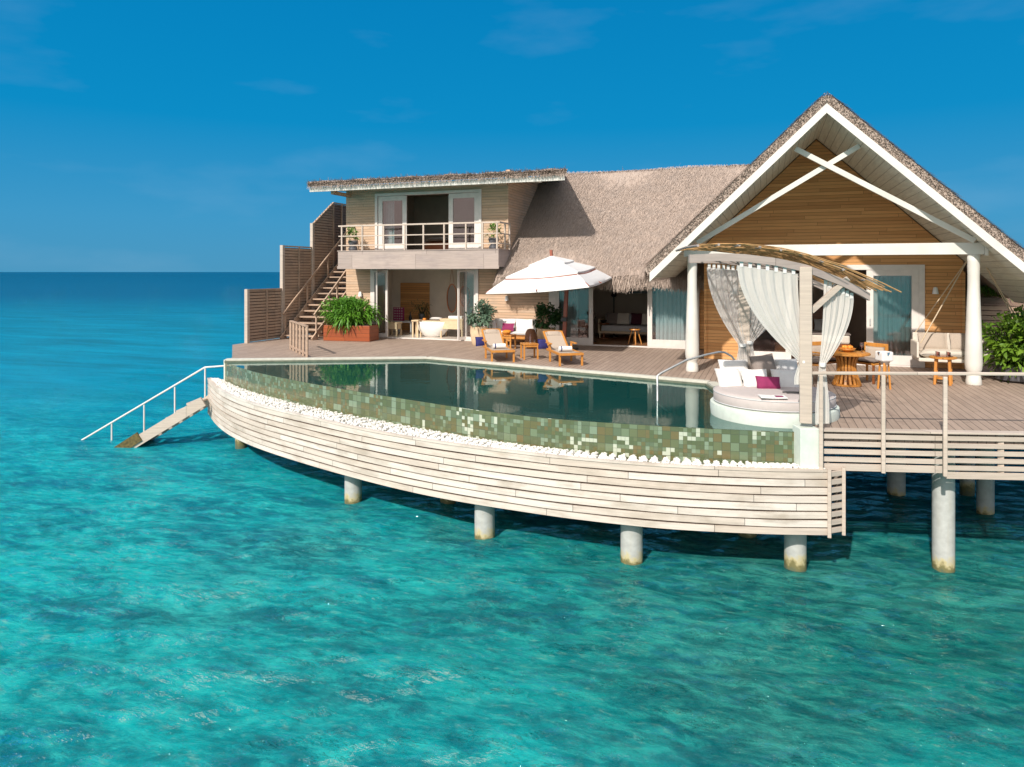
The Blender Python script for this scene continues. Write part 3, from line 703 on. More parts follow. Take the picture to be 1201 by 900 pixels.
# doors and windows
def leafdoor(x0, x1, z0, z1, y, name='door', fw=.09, parent=V, hinge=0, rz=0, split=None, handle=None, mid=None):
    """white timber frame with a glass pane; built about x0 and turned by rz"""
    w = x1 - x0; b = MB()
    b.bb(0, fw, -.025, .025, z0, z1).bb(w - fw, w, -.025, .025, z0, z1).bb(fw, w - fw, -.025, .025, z0, z0 + fw * 1.5).bb(fw, w - fw, -.025, .025, z1 - fw, z1)
    if mid: b.bb(fw, w - fw, -.02, .02, mid - .02, mid + .02)
    o = b.build(name, M['frame'], parent, bevel=.004); o.location = (x0, y, 0); o.rotation_euler = (0, 0, rz)
    g = MB().bb(fw, w - fw, -.006, .006, z0 + fw * 1.5, z1 - fw).build('pane', M['glass'], o)
    if handle is not None:
        MB().bb(handle - .012, handle + .012, -.07, -.03, 1.0 + z0, 1.16 + z0).build('handle', M['hinge'], o)
    return o
def doorframe(x0, x1, z0, z1, y, w=.1, name='door_frame', sill=True):
    b = MB().bb(x0, x0 + w, y - .05, y + .12, z0, z1).bb(x1 - w, x1, y - .05, y + .12, z0, z1).bb(x0 + w, x1 - w, y - .05, y + .12, z1 - w, z1)
    if sill: b.bb(x0 + w, x1 - w, y - .04, y + .12, z0, z0 + .035)
    return part(name, b, 'frame', bevel=.004)
doorframe(-11.93, -7.66, 0, 2.58, 5.0)
leafdoor(-11.83, -11.15, .04, 2.46, 4.97, 'folding_door', rz=R(-8)); leafdoor(-11.80, -11.2, .04, 2.46, 5.1, 'folding_door', rz=R(-55))
leafdoor(-8.32, -7.92, .04, 2.46, 4.72, 'folding_door', fw=.07, rz=R(62)); leafdoor(-8.22, -7.78, .04, 2.46, 5.04, 'folding_door', fw=.07)
doorframe(-11.74, -7.54, UF, 5.25, 5.0)
leafdoor(-11.62, -10.46, UF + .04, 5.14, 5.02, 'glazed_door', fw=.17); leafdoor(-8.80, -7.65, UF + .04, 5.14, 5.02, 'glazed_door', fw=.17)
doorframe(-5.02, -.27, 0, 2.36, 5.0, .12)
leafdoor(-4.9, -3.62, .04, 2.26, 4.98, 'sliding_door', fw=.14, handle=1.22)
leafdoor(-1.86, -.39, .04, 2.26, 4.98, 'sliding_door', fw=.15, handle=.06)
doorframe(.98, 5.40, 0, 2.58, 2.7, .13)
leafdoor(4.09, 5.27, .04, 2.46, 2.69, 'sliding_door', fw=.16, handle=.08)
leafdoor(4.2, 5.27, .04, 2.46, 2.80, 'sliding_door', fw=.16)
leafdoor(1.11, 2.3, .04, 2.46, 2.80, 'sliding_door', fw=.14)

# balcony
bal = MB().bb(-12.6, -6.5, 3.9, 4.995, 2.56, 3.12)
part('balcony', bal, 'greywood')
part('balcony_trim', MB().bb(-12.62, -6.48, 3.88, 3.9, 2.5, 2.6).bb(-12.62, -6.48, 3.88, 4.99, 3.122, 3.15), 'greywood')
rl = MB()
zs = (4.02, 3.66, 3.33)
for i, z in enumerate(zs):
    w = .05 if i == 0 else .035
    rl.beam((-12.6, 3.95, z), (-6.5, 3.95, z), w, w)
    rl.beam((-6.5, 3.95, z), (-6.5, 4.98, z), w, w); rl.beam((-12.6, 3.95, z), (-12.6, 4.98, z), w, w)
for px in (401, 425, 450, 474.6, 496.7, 521, 546.5, 566, 583):
    x = fac(px, 280, 3.95).x; rl.beam((x, 3.95, 3.15), (x, 3.95, 4.0), .05, .05)
rl.beam((-6.5, 4.5, 3.15), (-6.5, 4.5, 4.0), .05, .05); rl.beam((-6.5, 4.95, 3.15), (-6.5, 4.95, 4.0), .05, .05)
part('balcony_railing', rl, 'palewood')

# roofs -------------------------------------------------------------------
def straw(b, n, fn, L=(.18, .4), w=(.007, .015), lift=(.01, .05), rng=rnd, spread=.18):
    """loose straws lying on a roof plane; fn(rng) gives a point, the down slope direction and the plane normal"""
    for _ in range(n):
        p, d, nm = fn(rng); s = d.cross(nm).normalized(); d2 = (d + s * rng.gauss(0, spread)).normalized()
        l = rng.uniform(*L); ww = rng.uniform(*w) / 2; li = rng.uniform(*lift); a = p + nm * .005; e = p + d2 * l + nm * li; s2 = d2.cross(nm).normalized(); k = len(b.v)
        b.v += [tuple(a - s2 * ww), tuple(a + s2 * ww), tuple(e + s2 * ww * .5), tuple(e - s2 * ww * .5)]; b.f.append((k, k + 1, k + 2, k + 3)); b.tone.append(min(1, max(0, rng.gauss(.55, .27))))
# main roof
SL = (6.27 - 2.32) / 4.8
def eave_z(y): return 2.32 + (y - 4.2) * SL
mr = MB(); xs = np.linspace(-6.66, AX, 46)
rows = []
for x in xs:
    wob = .04 * math.sin(x * 2.1) + .03 * math.sin(x * 5.3)
    rows.append([(x, 4.30 + wob * .3, 2.10 + wob), (x, 4.12, 2.26 + wob * .8), (x, 4.5, eave_z(4.5) + .02)] + [(x, y, eave_z(y) + .03 * math.sin(x * 1.3 + y)) for y in (5.5, 6.6, 7.8)] + [(x, 8.8, 6.12), (x, 9.0, 6.22), (x, 9.2, 6.12), (x, 13.8, 2.3)])
n = len(rows[0])
for r_ in rows: mr.v += r_
for i in range(len(xs) - 1):
    for j in range(n - 1): mr.f.append((i * n + j, (i + 1) * n + j, (i + 1) * n + j + 1, i * n + j + 1))
# underside and left end
for i in range(len(xs) - 1): mr.f.append((i * n, i * n + n - 1, (i + 1) * n + n - 1, (i + 1) * n))
mr.f.append(tuple(range(n))); mr.tone = [.45] * len(mr.f)
dn = Vector((0, -1, -SL)).normalized(); nm = Vector((0, -SL, 1)).normalized()
def fmain(r):
    x = r.uniform(-6.6, 3.0); y = r.uniform(4.2, 9.0)
    return Vector((x, y, eave_z(y) + .03 * math.sin(x * 1.3 + y))), dn, nm
straw(mr, 52000, fmain)
def ffr(r):
    x = r.uniform(-6.7, AX); return Vector((x, r.uniform(4.1, 4.35), r.uniform(2.16, 2.32) + .05 * math.sin(x * 3.1))), Vector((r.gauss(0, .12), -.25, -1)).normalized(), Vector((0, -1, -.2)).normalized()
straw(mr, 6500, ffr, (.12, .42), (.008, .02), (0, .06))
def fverge(r):
    y = r.uniform(4.2, 8.9); return Vector((-6.66, y, eave_z(y) - r.uniform(-.02, .16))), Vector((-.2, -.6, -.6)).normalized(), Vector((-1, 0, .2)).normalized()
straw(mr, 1500, fverge, (.1, .3), (.008, .02), (0, .05))
def fridge(r):
    x = r.uniform(-6.6, 2.6); return Vector((x, 9.0, 6.20)), Vector((r.gauss(0, .3), r.uniform(-1, 1), r.uniform(-.5, .05))).normalized(), Vector((0, 0, 1))
straw(mr, 3500, fridge, (.1, .35), (.008, .02), (-.02, .04))
part('thatched_roof', mr, 'thatch')
# gable roof: thatch slabs, soffits, bargeboards
gt = MB(); Y0 = -.62; Y1 = 9.3; TH = .40
xl, xr = -.88, 7.3
gt.prism([(xl - .08, gz(xl) + .06), (xl - .16, gz(xl) + .20), (xl + .1, gz(xl + .1) + TH), (AX - .12, gz(AX - .12) + TH), (AX, gz(AX) + TH - .06), (AX + .12, gz(AX + .12) + TH), (xr, gz(xr) + TH), (xr, gz(xr) + .06), (AX, gz(AX) + .06)], Y0, Y1)
gt.tone = [.5] * len(gt.f)
dL = Vector((-1, 0, -.965)).normalized(); nL = Vector((-.965, 0, 1)).normalized(); dR_ = Vector((1, 0, -.965)).normalized(); nR = Vector((.965, 0, 1)).normalized()
def fgl(r):
    x = r.uniform(xl, AX); y = Y0 + (r.random() ** 1.3) * 9; return Vector((x, y, gz(x) + TH)), (dL + Vector((0, -.15, 0))).normalized(), nL
def fgr(r):
    x = r.uniform(AX, 7.2); y = Y0 + (r.random() ** 2) * 6; return Vector((x, y, gz(x) + TH)), dR_, nR
straw(gt, 15000, fgl); straw(gt, 7000, fgr, lift=(.0, .06))
def fgf(r):                                      # cut ends along the front edge
    x = r.uniform(xl - .1, 7.2); return Vector((x, Y0, gz(x) + r.uniform(.07, TH + .02))), Vector((r.gauss(0, .35), -1, r.gauss(0, .3))).normalized(), (nL if x < AX else nR)
straw(gt, 9000, fgf, (.01, .04), (.012, .03), (-.01, .01))
def fgd(r):
    y = r.uniform(Y0, 5.5); return Vector((xl - .1, y, gz(xl) + r.uniform(.05, .3))), Vector((-.35, r.gauss(0, .15), -1)).normalized(), Vector((-1, 0, 0))
straw(gt, 3500, fgd, (.08, .26), (.008, .02), (-.01, .04))
part('gable_thatch', gt, 'thatch')
sf = MB(); sf.prism([(xl, gz(xl) - .02), (xl, gz(xl) + .058), (AX, gz(AX) + .058), (xr, gz(xr) + .058), (xr, gz(xr) - .02), (AX, gz(AX) - .02)], -.60, 2.69)
part('soffit', sf, 'soffit')
sf = MB().prism([(xl, gz(xl) - .02), (xl, gz(xl) + .058), (.09, gz(.09) + .058), (.09, gz(.09) - .02)], 2.69, 5.2)
part('soffit', sf, 'soffit')
def rakeboard(x0, x1, top, dep, y0, y1, name='bargeboard', mat='white'):
    b = MB(); b.prism([(x0, gz(x0) + top), (x1, gz(x1) + top), (x1, gz(x1) + top - dep), (x0, gz(x0) + top - dep)], y0, y1); return part(name, b, mat, bevel=.004)
rakeboard(xl - .03, AX, .14, .21, -.70, -.64); rakeboard(AX, xr, .14, .21, -.70, -.64)
part('tie_beam', MB().bb(-.14, 5.99, -.07, .07, 2.77, 3.02), 'white', bevel=.006)
part('beam_end', MB().bb(5.992, 6.06, -.09, .09, 2.74, 3.06), 'white', bevel=.004); part('beam_end', MB().bb(-.19, -.142, -.08, .08, 2.76, 3.08), 'white', bevel=.004)
# crossed braces in the gable
zc = 4.72
def brace(x0, z0, x1, z1, y): return part('cross_brace', MB().beam((x0, y, z0), (x1, y, z1), .08, .115, (0, 0, 1)), 'white', bevel=.004)
brace(.12, 3.09, 3.62, 5.20, -.02); brace(5.80, 3.05, 2.30, 5.20, -.12)
# side plates running back from the columns
def column(x, y):
    prof = [(.165, 0), (.175, .02), (.17, .10), (.15, .2), (.135, .24), (.15, .27), (.18, .34), (.19, .45), (.185, .7), (.17, 1.1), (.15, 1.6), (.13, 2.1), (.13, 2.35), (.135, 2.5), (.135, 2.62), (.14, 2.77)]
    o = MB().lathe([(r * .86, z) for r, z in prof], 32, (x, y, 0)).build('column', M['white'], V, smooth=2); return o
column(0, 0); column(5.81, 0)
# upper shed roof
ur = MB(); X0, X1 = -13.62, -4.1; ys = [3.6, 9.3]
def sz(y): return 5.42 + (y - 3.6) * .145
NX = 90
for i in range(NX + 1):
    x = X0 + (X1 - X0) * i / NX; wv = .02 * math.sin(x * 3.7) + .015 * math.sin(x * 9.1); xb = X0 + (X1 - 1.75 - X0) * i / NX
    ur.v += [(x, 3.60, sz(3.6) - .01), (x, 3.52 + wv, sz(3.6) + .05), (x, 3.60, sz(3.6) + .17 + wv), (xb, 9.3, sz(9.3) + .12), (xb, 9.3, sz(9.3))]
for i in range(NX):
    for j in range(5): ur.f.append((i * 5 + j, (i + 1) * 5 + j, (i + 1) * 5 + (j + 1) % 5, i * 5 + (j + 1) % 5))
ur.f.append((0, 1, 2, 3, 4)); ur.f.append(tuple(NX * 5 + j for j in (4, 3, 2, 1, 0))); ur.tone = [.4] * len(ur.f)
def fur(r):
    x = r.uniform(X0, X1); return Vector((x, 3.56, sz(3.6) + r.uniform(.02, .17))), Vector((r.gauss(0, .8), -.7, r.gauss(0, .5))).normalized(), Vector((0, 0, 1))
straw(ur, 7000, fur, (.04, .16), (.008, .02), (-.03, .03))
def ful(r):
    y = r.uniform(3.6, 8); return Vector((X0 + .02, y, sz(y) + r.uniform(.0, .16))), Vector((-1, r.gauss(0, .5), r.gauss(-.3, .3))).normalized(), Vector((0, 0, 1))
straw(ur, 1200, ful, (.04, .14), (.008, .02), (-.03, .03))
def fur2(r):
    x = r.uniform(X0, X1); return Vector((x, 3.53, sz(3.6) + r.uniform(.0, .05))), Vector((r.gauss(0, .3), -.3, -1)).normalized(), Vector((0, -1, 0))
straw(ur, 900, fur2, (.04, .16), (.006, .014), (-.01, .02))
part('upper_thatched_roof', ur, 'thatch')
part('fascia_board', MB().bb(X0 + .02, X1 - .1, 3.63, 3.68, 5.24, 5.40), 'white', bevel=.003)
part('upper_soffit', MB().add([(X0 + .05, 3.69, 5.38), (X1 - .1, 3.69, 5.38), (X1 - 1.85, 9.2, 6.17), (X0 + .05, 9.2, 6.17)], [(0, 1, 2, 3)]), 'soffit')
for x in (-12.95, -11.0, -9.0, -7.0, -5.4): part('rafter', MB().beam((x, 3.7, 5.31), (x, 4.98, 5.44), .07, .12), 'soffit')
part('rafter_end', MB().bb(-12.9, -12.78, 3.9, 9.2, 5.16, 5.28).bb(-12.78, -6.6, 4.9, 4.98, 5.33, 5.45), 'siding')
# wall lamps
def sconce(x, y, z):
    o = MB().lathe([(.045, 0), (.075, 0), (.05, .15), (.03, .17)], 14, (x, y - .09, z)).build('wall_lamp', M['enamel'], V, smooth=True)
    MB().bb(x - .03, x + .03, y - .05, y, z + .02, z + .12).build('bracket', M['hinge'], o)
sconce(5.62, 2.7, 1.85); sconce(fac(595.5, 352, 5).x, 5, 1.42); sconce(fac(424, 345, 5).x, 5, 1.5); sconce(fac(862, 340, 2.7).x, 2.7, 1.8)
part('switch_plate', MB().bb(.0, .06, 4.97, 5.0, 1.65, 1.8), 'enamel')

# ---------------------------------------------------------------- left fence and outside stairs
fx = -14.75
FN = thing('privacy_fence', 'stepped slatted timber fence at the left end of the deck', 'fence', (fx, 2.0, 0))
def fpanel(y0, y1, z0, zt0, zt1, mat, pitch=.105):
    b = MB(); z = z0
    while z < max(zt0, zt1) - .06:
        ya, yb = y0, y1
        if zt0 != zt1 and z > zt0: ya = y0 + (z - zt0) / (zt1 - zt0) * (y1 - y0)
        if yb - ya > .05: b.bb(-.015, .015, ya - 2, yb - 2, z, z + pitch * .74)
        z += pitch
    b.build('slat_panel', M[mat], FN)
    k = MB(); zt_ = max(zt0, zt1) - .05; pts = [(y0 - 2, z0), (y1 - 2, z0), (y1 - 2, zt1 - .05), (y0 - 2, zt0 - .05)]
    k.add([(-.03, y, z) for y, z in pts] + [(-.045, y, z) for y, z in pts], [(0, 1, 2, 3), (7, 6, 5, 4), (0, 4, 5, 1), (1, 5, 6, 2), (2, 6, 7, 3), (3, 7, 4, 0)]); k.build('backing_board', M['slat_dark'], FN)
def ftop(p, q, w=.07, h=.05): MB().beam((0, p[0] - 2, p[1]), (0, q[0] - 2, q[1]), w, h).build('top_rail', M['slat'], FN)
def fpost(y, z0, z1, w=.09, mat='palewood', dx=.0): MB().bb(-w / 2 + dx, w / 2 + dx, y - 2 - w / 2, y - 2 + w / 2, z0, z1).build('post', M[mat], FN)
def yf(px):
    r = ray(px, 300); return CAM.y + r.y * (fx - CAM.x) / r.x
ya, yb, yc, yd, ye = yf(291), yf(332), yf(367), yf(391), yf(409.5)
def zf(px, py): r = ray(px, py); return (CAM + r * ((fx - CAM.x) / r.x)).z
zA, zB, zC0, zC1 = zf(300, 340), zf(345, 289.5), zf(367, 263), zf(391, 238)
fpanel(ya, yb, .03, zA, zA, 'slat'); ftop((ya, zA), (yb, zA)); fpost(ya - .05, -.6, zA + .03, .12)
fpanel(yb, yc, .03, zB, zB, 'slat'); ftop((yb, zB), (yc, zB)); fpost(yb - .04, .0, zB + .03, .12)
fpanel(yc, yd, .03, zC0, zC1, 'slat'); ftop((yc, zC0), (yd, zC1)); fpost(yc - .04, .0, zC0 + .03, .12)
fpanel(yd, ye + 1.2, .03, zC1, zC1, 'slat_dark'); ftop((yd, zC1), (ye + 1.2, zC1)); fpost(yd, .0, zC1, .06, 'slat')  # last panel takes the dark slats: its shade is put into the colour
for y in ((ya + yb) / 2, (yb + yc) / 2, (yd + ye) / 2): MB().bb(.02, .05, y - 2 - .03, y - 2 + .03, .03, (zA if y < yb else zB if y < yc else zC1) - .02).build('batten', M['slat'], FN)

ST = thing('outside_stairs', 'timber stairs with open risers climbing behind the green planter', 'stairs', (-13.9, 2.4, 0))
# flight climbs away from the pool
s0y, s0z, s1y, s1z = 1.0, .0, 5.0, 3.1
NS = 15; b = MB()
for i in range(NS):
    t = (i + .6) / NS; b.box((0, s0y + (s1y - s0y) * t, s1z * t), (1.25, .30, .045))
    b.box((0, s0y + (s1y - s0y) * t + .12, s1z * t - .06), (1.22, .03, .09))
b.build('tread', M['slat'], ST)
for x in (-.66, .66):
    MB().beam((x, s0y - .1, -.02), (x, s1y, s1z - .05), .05, .22).build('stringer', M['slat'], ST)
    h = MB().beam((x, s0y, .88), (x, s1y, s1z + .92), .05, .07)
    for t in (.03, .35, .68, .98): h.beam((x, s0y + (s1y - s0y) * t, s1z * t), (x, s0y + (s1y - s0y) * t, s1z * t + .88), .05, .05)
    h.build('handrail', M['slat'], ST)
# slatted screen closing the side of the stairs
b = MB()
for k in range(20):
    z = .1 + k * .125
    yl = s0y + (s1y - s0y) * max(0, (z - .05) / s1z)
    if yl + .1 < 2.5: b.bb(.70, .73, yl + .1, 2.55, z, z + .08)
b.build('side_slats', M['slat'], ST)

G = thing('picket_railing', 'short slatted timber railing beside the deck step', 'railing', tuple(at(341, 410)))
p0 = Vector((0, 0, 0)); p1 = at(360, 419.5) - at(341, 410); b = MB()
for i in range(6):
    p = p0 + (p1 - p0) * i / 5; b.beam(p, p + Vector((0, 0, .86)), .07, .04)
b.build('picket', M['slat'], G); MB().beam(p0 + Vector((0, 0, .88)), p1 + Vector((0, 0, .88)), .08, .04).build('top_rail', M['slat'], G); MB().beam(p0 + Vector((0, 0, .1)), p1 + Vector((0, 0, .1)), .05, .05).build('bottom_rail', M['slat'], G)

# steps down to the sea at the left
dS = 18.75
TS = thing('sea_steps', 'weathered timber steps going down into the sea with an algae covered foot', 'steps', tuple(WL(-8.25, dS, WATER)))
base = WL(-8.25, dS, WATER)
def sp(X, Y, z): return WL(X, Y, z) - base
z_top, z_bot = 1.2 - 2.2, -.9 - 2.2
for dY, w in ((.35, 0), (-.40, 0)):
    b = MB().beam(sp(-8.1, dS + dY, z_top), sp(-11.4, dS + dY, z_bot + .1), .06, .26); b.build('stringer', M['whitewash2'] if 'whitewash2' in M else M['palewood'], TS, bevel=.004)
b = MB()
for i in range(11):
    t = (i + .5) / 11; X = -8.3 - 3.0 * t; z = z_top + (z_bot - z_top) * t + .02
    b.beam(sp(X, dS - .38, z), sp(X, dS + .33, z), .24, .045)
b.build('tread', M['palewood'], TS)
t_ = NT('algae'); M['algae'] = plain('brown_algae', (.10, .075, .02), .7, .6, 14, .4)
MB().beam(sp(-9.75, dS - .44, -.98 - .93), sp(-10.6, dS - .44, -.98 - 1.48), .05, .25).beam(sp(-9.75, dS, -1.87), sp(-10.9, dS, -2.62), .72, .06).build('algae_patch', M['algae'], TS)
rl = MB(); dR = dS + .42
rp = [on(85, 523, dR), on(240.5, 431, dR), on(268, 429, dR + .1)]
rl.tube([p - base for p in rp], .024, 10); rl.build('handrail', M['frame'], TS, smooth=True)
for (px, y0, y1) in ((131, 497, 545), (169, 475, 520), (205, 454, 492), (240.5, 431, 470)):
    MB().tube([on(px, y0, dR) - base, on(px, y1, dR) - base], .02, 8).build('rail_post', M['frame'], TS, smooth=True)

# ---------------------------------------------------------------- front right railing
RA = thing('deck_railing', 'white tubular railing along the right deck edge, fixed to the pergola post', 'railing', tuple(post_f))
rb = post_f
rpts = [post_f + RGT * .05 - FWD * .05 + Vector((0, 0, .87)), Vector((*deckR[1], .89)) - FWD * .06, Vector((*deckR[2], .9)) - FWD * .06]
b = MB()
for i in range(2): b.beam(rpts[i] - rb, rpts[i + 1] - rb, .055, .045)
b.build('top_rail', M['palewood'], RA, bevel=.01)
for px in (963, 1036, 1108.5):
    p = on(px, 500, 10.42 if px < 1100 else 10.25); p = Vector((p.x, p.y, 0)); MB().beam(Vector((p.x, p.y, -.60)) - rb, Vector((p.x, p.y, .86)) - rb, .055, .055).build('rail_post', M['palewood'], RA, bevel=.008)
# steel grab rail into the pool
path = [on(786, 484, 13.1), on(778, 479, 13.2), on(771, 473, 13.3), on(771, 455, 13.35), on(771, 441, 13.4), on(775, 438, 13.42), on(805, 422.5, 13.5), on(829, 416, 13.6), on(843, 413, 13.7), on(850, 413.5, 13.75), on(858, 418, 13.8), on(865, 427, 13.85), on(868, 440, 13.9), on(869, 461, 13.9)]
gb = path[-1].copy(); o = MB().tube([p - gb for p in path], .02, 10).build('pool_grab_rail', M['hinge'], smooth=2, loc=gb); tag(o, 'bent steel grab rail curving from the deck into the pool', 'grab rail')

# ---------------------------------------------------------------- pergola over the daybed
PG = thing('pergola', 'timber pergola with arched beams, twig roof and tied back posts over the daybed', 'pergola', (post_f.x, post_f.y, -.1))
pb = Vector((post_f.x, post_f.y, -.1))
post_b = on(873, 440, 13.0); post_b = Vector((post_b.x, post_b.y, 0))
MB().beam(post_f - pb + Vector((0, 0, .11)), post_f - pb + Vector((0, 0, 2.475)), .175, .175, (0, 1, 0)).build('post', M['palewood'], PG, bevel=.01)
MB().box((0, 0, -.17), (.28, .30, .64), rz=A20).build('plinth', M['daybase'], PG, bevel=.008)
MB().beam(post_b - pb, post_b - pb + Vector((0, 0, 2.5)), .20, .20, (0, 1, 0)).build('post', M['palewood'], PG, bevel=.01)
def arch_z(X):   # height of the arched beams against sideways position X
    pts = [(2.4, 2.60), (2.69, 2.61), (3.1, 2.63), (3.5, 2.62), (4.0, 2.56), (4.46, 2.46), (5.0, 2.25), (5.3, 2.10), (5.5, 1.98), (6.2, 1.55)]
    for (a, za), (b_, zb) in zip(pts, pts[1:]):
        if a <= X <= b_: t = (X - a) / (b_ - a); return za + (zb - za) * t
    return pts[-1][1]
def archbeam(Y, X0, X1, dz, sc):
    b = MB(); n = 26
    for i in range(n + 1):
        X = X0 + (X1 - X0) * i / n; Xr = 4.6 + (X - 4.6 * 1) ; z = arch_z(min(max(X / sc, 2.4), 6.2)) + dz
        p = WL(X, Y, 0) - pb
        for dy, zz in ((-.04, -.065), (-.04, .05), (.04, .05), (.04, -.065)):
            q = p + FWD * dy; b.v.append((q.x, q.y, z + zz + .1))
    for i in range(n):
        for j in range(4): b.f.append((4 * i + j, 4 * i + 4 + j, 4 * i + 4 + (j + 1) % 4, 4 * i + (j + 1) % 4))
    b.f.append((3, 2, 1, 0)); b.f.append(tuple(4 * n + j for j in range(4)))
    b.build('arched_beam', M['greywood'], PG)
FB, BBk = 10.62, 13.0
archbeam(FB, 2.69, 5.42, 0, 1.0); archbeam(BBk, 3.3, 6.0, 0, 1.1)
b = MB()
for k in range(9):
    t = k / 8; X = 2.8 + 2.5 * t; z = arch_z(X) + .08
    b.tube([WL(X, FB - .1, z + .1) - pb, WL(X * 1.05, 11.8, z + .12) - pb, WL(X * 1.1, BBk + .1, z + .1) - pb], .02, 6)
b.build('cross_batten', M['greywood'], PG)
b = MB(); n_tw = 240
for k in range(n_tw):
    Y = 10.55 + 2.6 * rnd.random(); sc = 1 + .1 * (Y - FB) / (BBk - FB)
    L0 = rnd.uniform(2.78, 4.3); L1 = L0 + rnd.uniform(1.0, 2.4); L1 = min(L1, 5.5 + rnd.random() * .15)
    off = rnd.uniform(.07, .10); pts = []; dyy = rnd.gauss(0, .28); lift = rnd.uniform(-.01, .03)
    for i in range(8):
        X = L0 + (L1 - L0) * i / 7; z = arch_z(max(2.4, min(6.2, X))) + off + lift * math.sin(i * .9) + (0.05 * (X - 5.2) if X > 5.2 else 0)
        pts.append(WL(X * sc, Y + dyy * i / 7, z + .1) - pb)
    b.tube(pts, rnd.uniform(.004, .009), 4, cap=False)
b.build('twig_roof', M['twig'], PG)
MB().beam(WL(4.55, FB + .02, 1.80) - pb, WL(5.10, FB - .0, 2.30) - pb, .07, .08).build('diagonal_brace', M['palewood'], PG, bevel=.004)

def curtain(name, label, topA, topB, tie, w_tie, mat, nfold=7, tail=.5, bow=.3, amp=.05, side=1):
    """voile panel gathered from a straight top edge to a tie point, tail hanging below"""
    base = Vector((tie.x, tie.y, 0)); b = MB(); NU, NV = 70, 34
    for j in range(NV + 1):
        t = j / NV
        for i in range(NU + 1):
            s = i / NU; top = topA + (topB - topA) * s
            if t < .72:
                q = t / .72; e = 1 - (1 - q) ** 1.0
                g = q ** 1.9                       # how far gathered
                zz = top.z + (tie.z - top.z) * q
                tx = tie + (topB - topA).normalized() * (s - .5) * w_tie
                p = top.lerp(tx, g); p.z = zz
                z_sag = .0
            else:
                q = (t - .72) / .28; tx = tie + (topB - topA).normalized() * (s - .5) * (w_tie * (1 + 1.2 * min(q * 1.5, 1)))
                p = tx.copy(); p.z = tie.z - tail * q; g = 1
            ph = s * nfold * 2 * PI
            a = amp * (1 - .55 * g) * min(1, t * 8 + .25)
            nrm = (topB - topA).cross(Vector((0, 0, 1))).normalized()
            p = p + nrm * (math.sin(ph) + .4 * math.sin(ph * 2.3 + 1)) * a
            b.v.append(tuple(p - base))
    for j in range(NV):
        for i in range(NU): k = j * (NU + 1) + i; b.f.append((k, k + 1, k + NU + 2, k + NU + 1))
    root = thing(name, label, 'curtain', base, group='voile curtains tied to the pergola posts')
    b.build('voile_panel', M[mat], root, smooth=2)
    MB().lathe([(w_tie * .42, -.03), (w_tie * .46, 0), (w_tie * .42, .03)], 14, (0, 0, tie.z)).build('tie_band', M['wfab'], root, smooth=True)
    tb = MB()
    for k in range(7):
        p = topA.lerp(topB, (k + .5) / 7) - base; tb.box(p + Vector((0, 0, .03)), (.05, .015, .09), rz=A20)
    tb.build('tab', M['wfab'], root)
zt = lambda X: arch_z(X) - .12
curtain('curtain', 'large bright white voile curtain swept left of the front pergola post', WL(3.42, FB, zt(3.42)), WL(4.34, FB, zt(4.34)), WL(4.42, FB - .02, 1.04), .13, 'curtain', 6, .35, amp=.014)
curtain('curtain', 'white voile curtain swept right of the front post behind the diagonal brace', WL(5.22, FB + .06, zt(5.22) - .03), WL(4.76, FB + .06, zt(4.76)), WL(4.74, FB + .06, .98), .11, 'curtain', 5, .9, amp=.014)
curtain('curtain', 'greyish sheer curtain tied to the rear pergola post, left side', on(829, 314, BBk), on(868, 317, BBk), on(871, 405, BBk - .12), .14, 'sheer', 6, .75, amp=.03)
curtain('curtain', 'narrow sheer curtain swept to the right of the rear pergola post', on(932, 320, BBk), on(880, 316, BBk), on(879, 402, BBk - .12), .12, 'sheer', 6, .78, amp=.03)

# ---------------------------------------------------------------- daybed
DBc = WL(4.46, 11.95, 0)
DB = thing('round_daybed', 'round built-in daybed with mauve grey mattress on a pale green base at the pool edge', 'daybed', (DBc.x, DBc.y, -.1), A20)
MB().lathe([(1.00, -.1), (1.02, 0), (1.04, .20), (1.03, .26), (.96, .275)], 56).build('base', M['daybase'], DB, smooth=True)
MB().lathe([(.90, .265), (.965, .28), (.98, .32), (.98, .43), (.955, .468), (.85, .485), (.4, .495), (.01, .495)], 56).build('mattress', M['mattress'], DB, smooth=2)
MB().tube([(.975 * math.cos(a), .975 * math.sin(a), .448) for a in np.linspace(0, 2 * PI, 57)], .008, 6, cap=False).tube([(.982 * math.cos(a), .982 * math.sin(a), .30) for a in np.linspace(0, 2 * PI, 57)], .008, 6, cap=False).build('piping', M['gfab'], DB, smooth=2)
def cushion(name, label, px, py, d, w, h, mat, lean=62, yaw=0, roll=0, group='pillows on the round daybed', th=.17, cat='pillow'):
    p = on(px, py, d); b = MB(); m = rot(0, 0, yaw + A20) @ rot(R(lean)) @ rot(0, 0, R(roll))
    b.pillow((0, 0, 0), (w, h, th), m); o = b.build(name, M[mat], smooth=2, loc=p); tag(o, label, cat, group); return o
cushion('pillow', 'white pillow at the back left of the daybed', 861, 434, 12.75, .54, .40, 'wfab', 62)
cushion('pillow', 'brown grey pillow standing at the back middle of the daybed', 896, 430, 12.62, .44, .44, 'bfab', 66, roll=8)
cushion('pillow', 'pale grey pillow at the back right of the daybed', 922, 433, 12.7, .46, .40, 'gfab', 62)
cushion('pillow', 'large white pillow at the front left of the daybed', 856, 446, 12.42, .50, .44, 'wfab', 60, yaw=R(15), roll=-3)
cushion('pillow', 'white pillow at the front middle, half behind the purple one', 886, 446, 12.35, .46, .42, 'wfab', 60)
cushion('pillow', 'light grey pillow at the front right of the daybed beside the post', 921, 447, 12.32, .46, .44, 'gfab', 60, yaw=R(-8))
cushion('pillow', 'magenta purple pillow leaning in front of the white ones', 901, 450, 12.08, .42, .26, 'purple', 62, roll=-3)
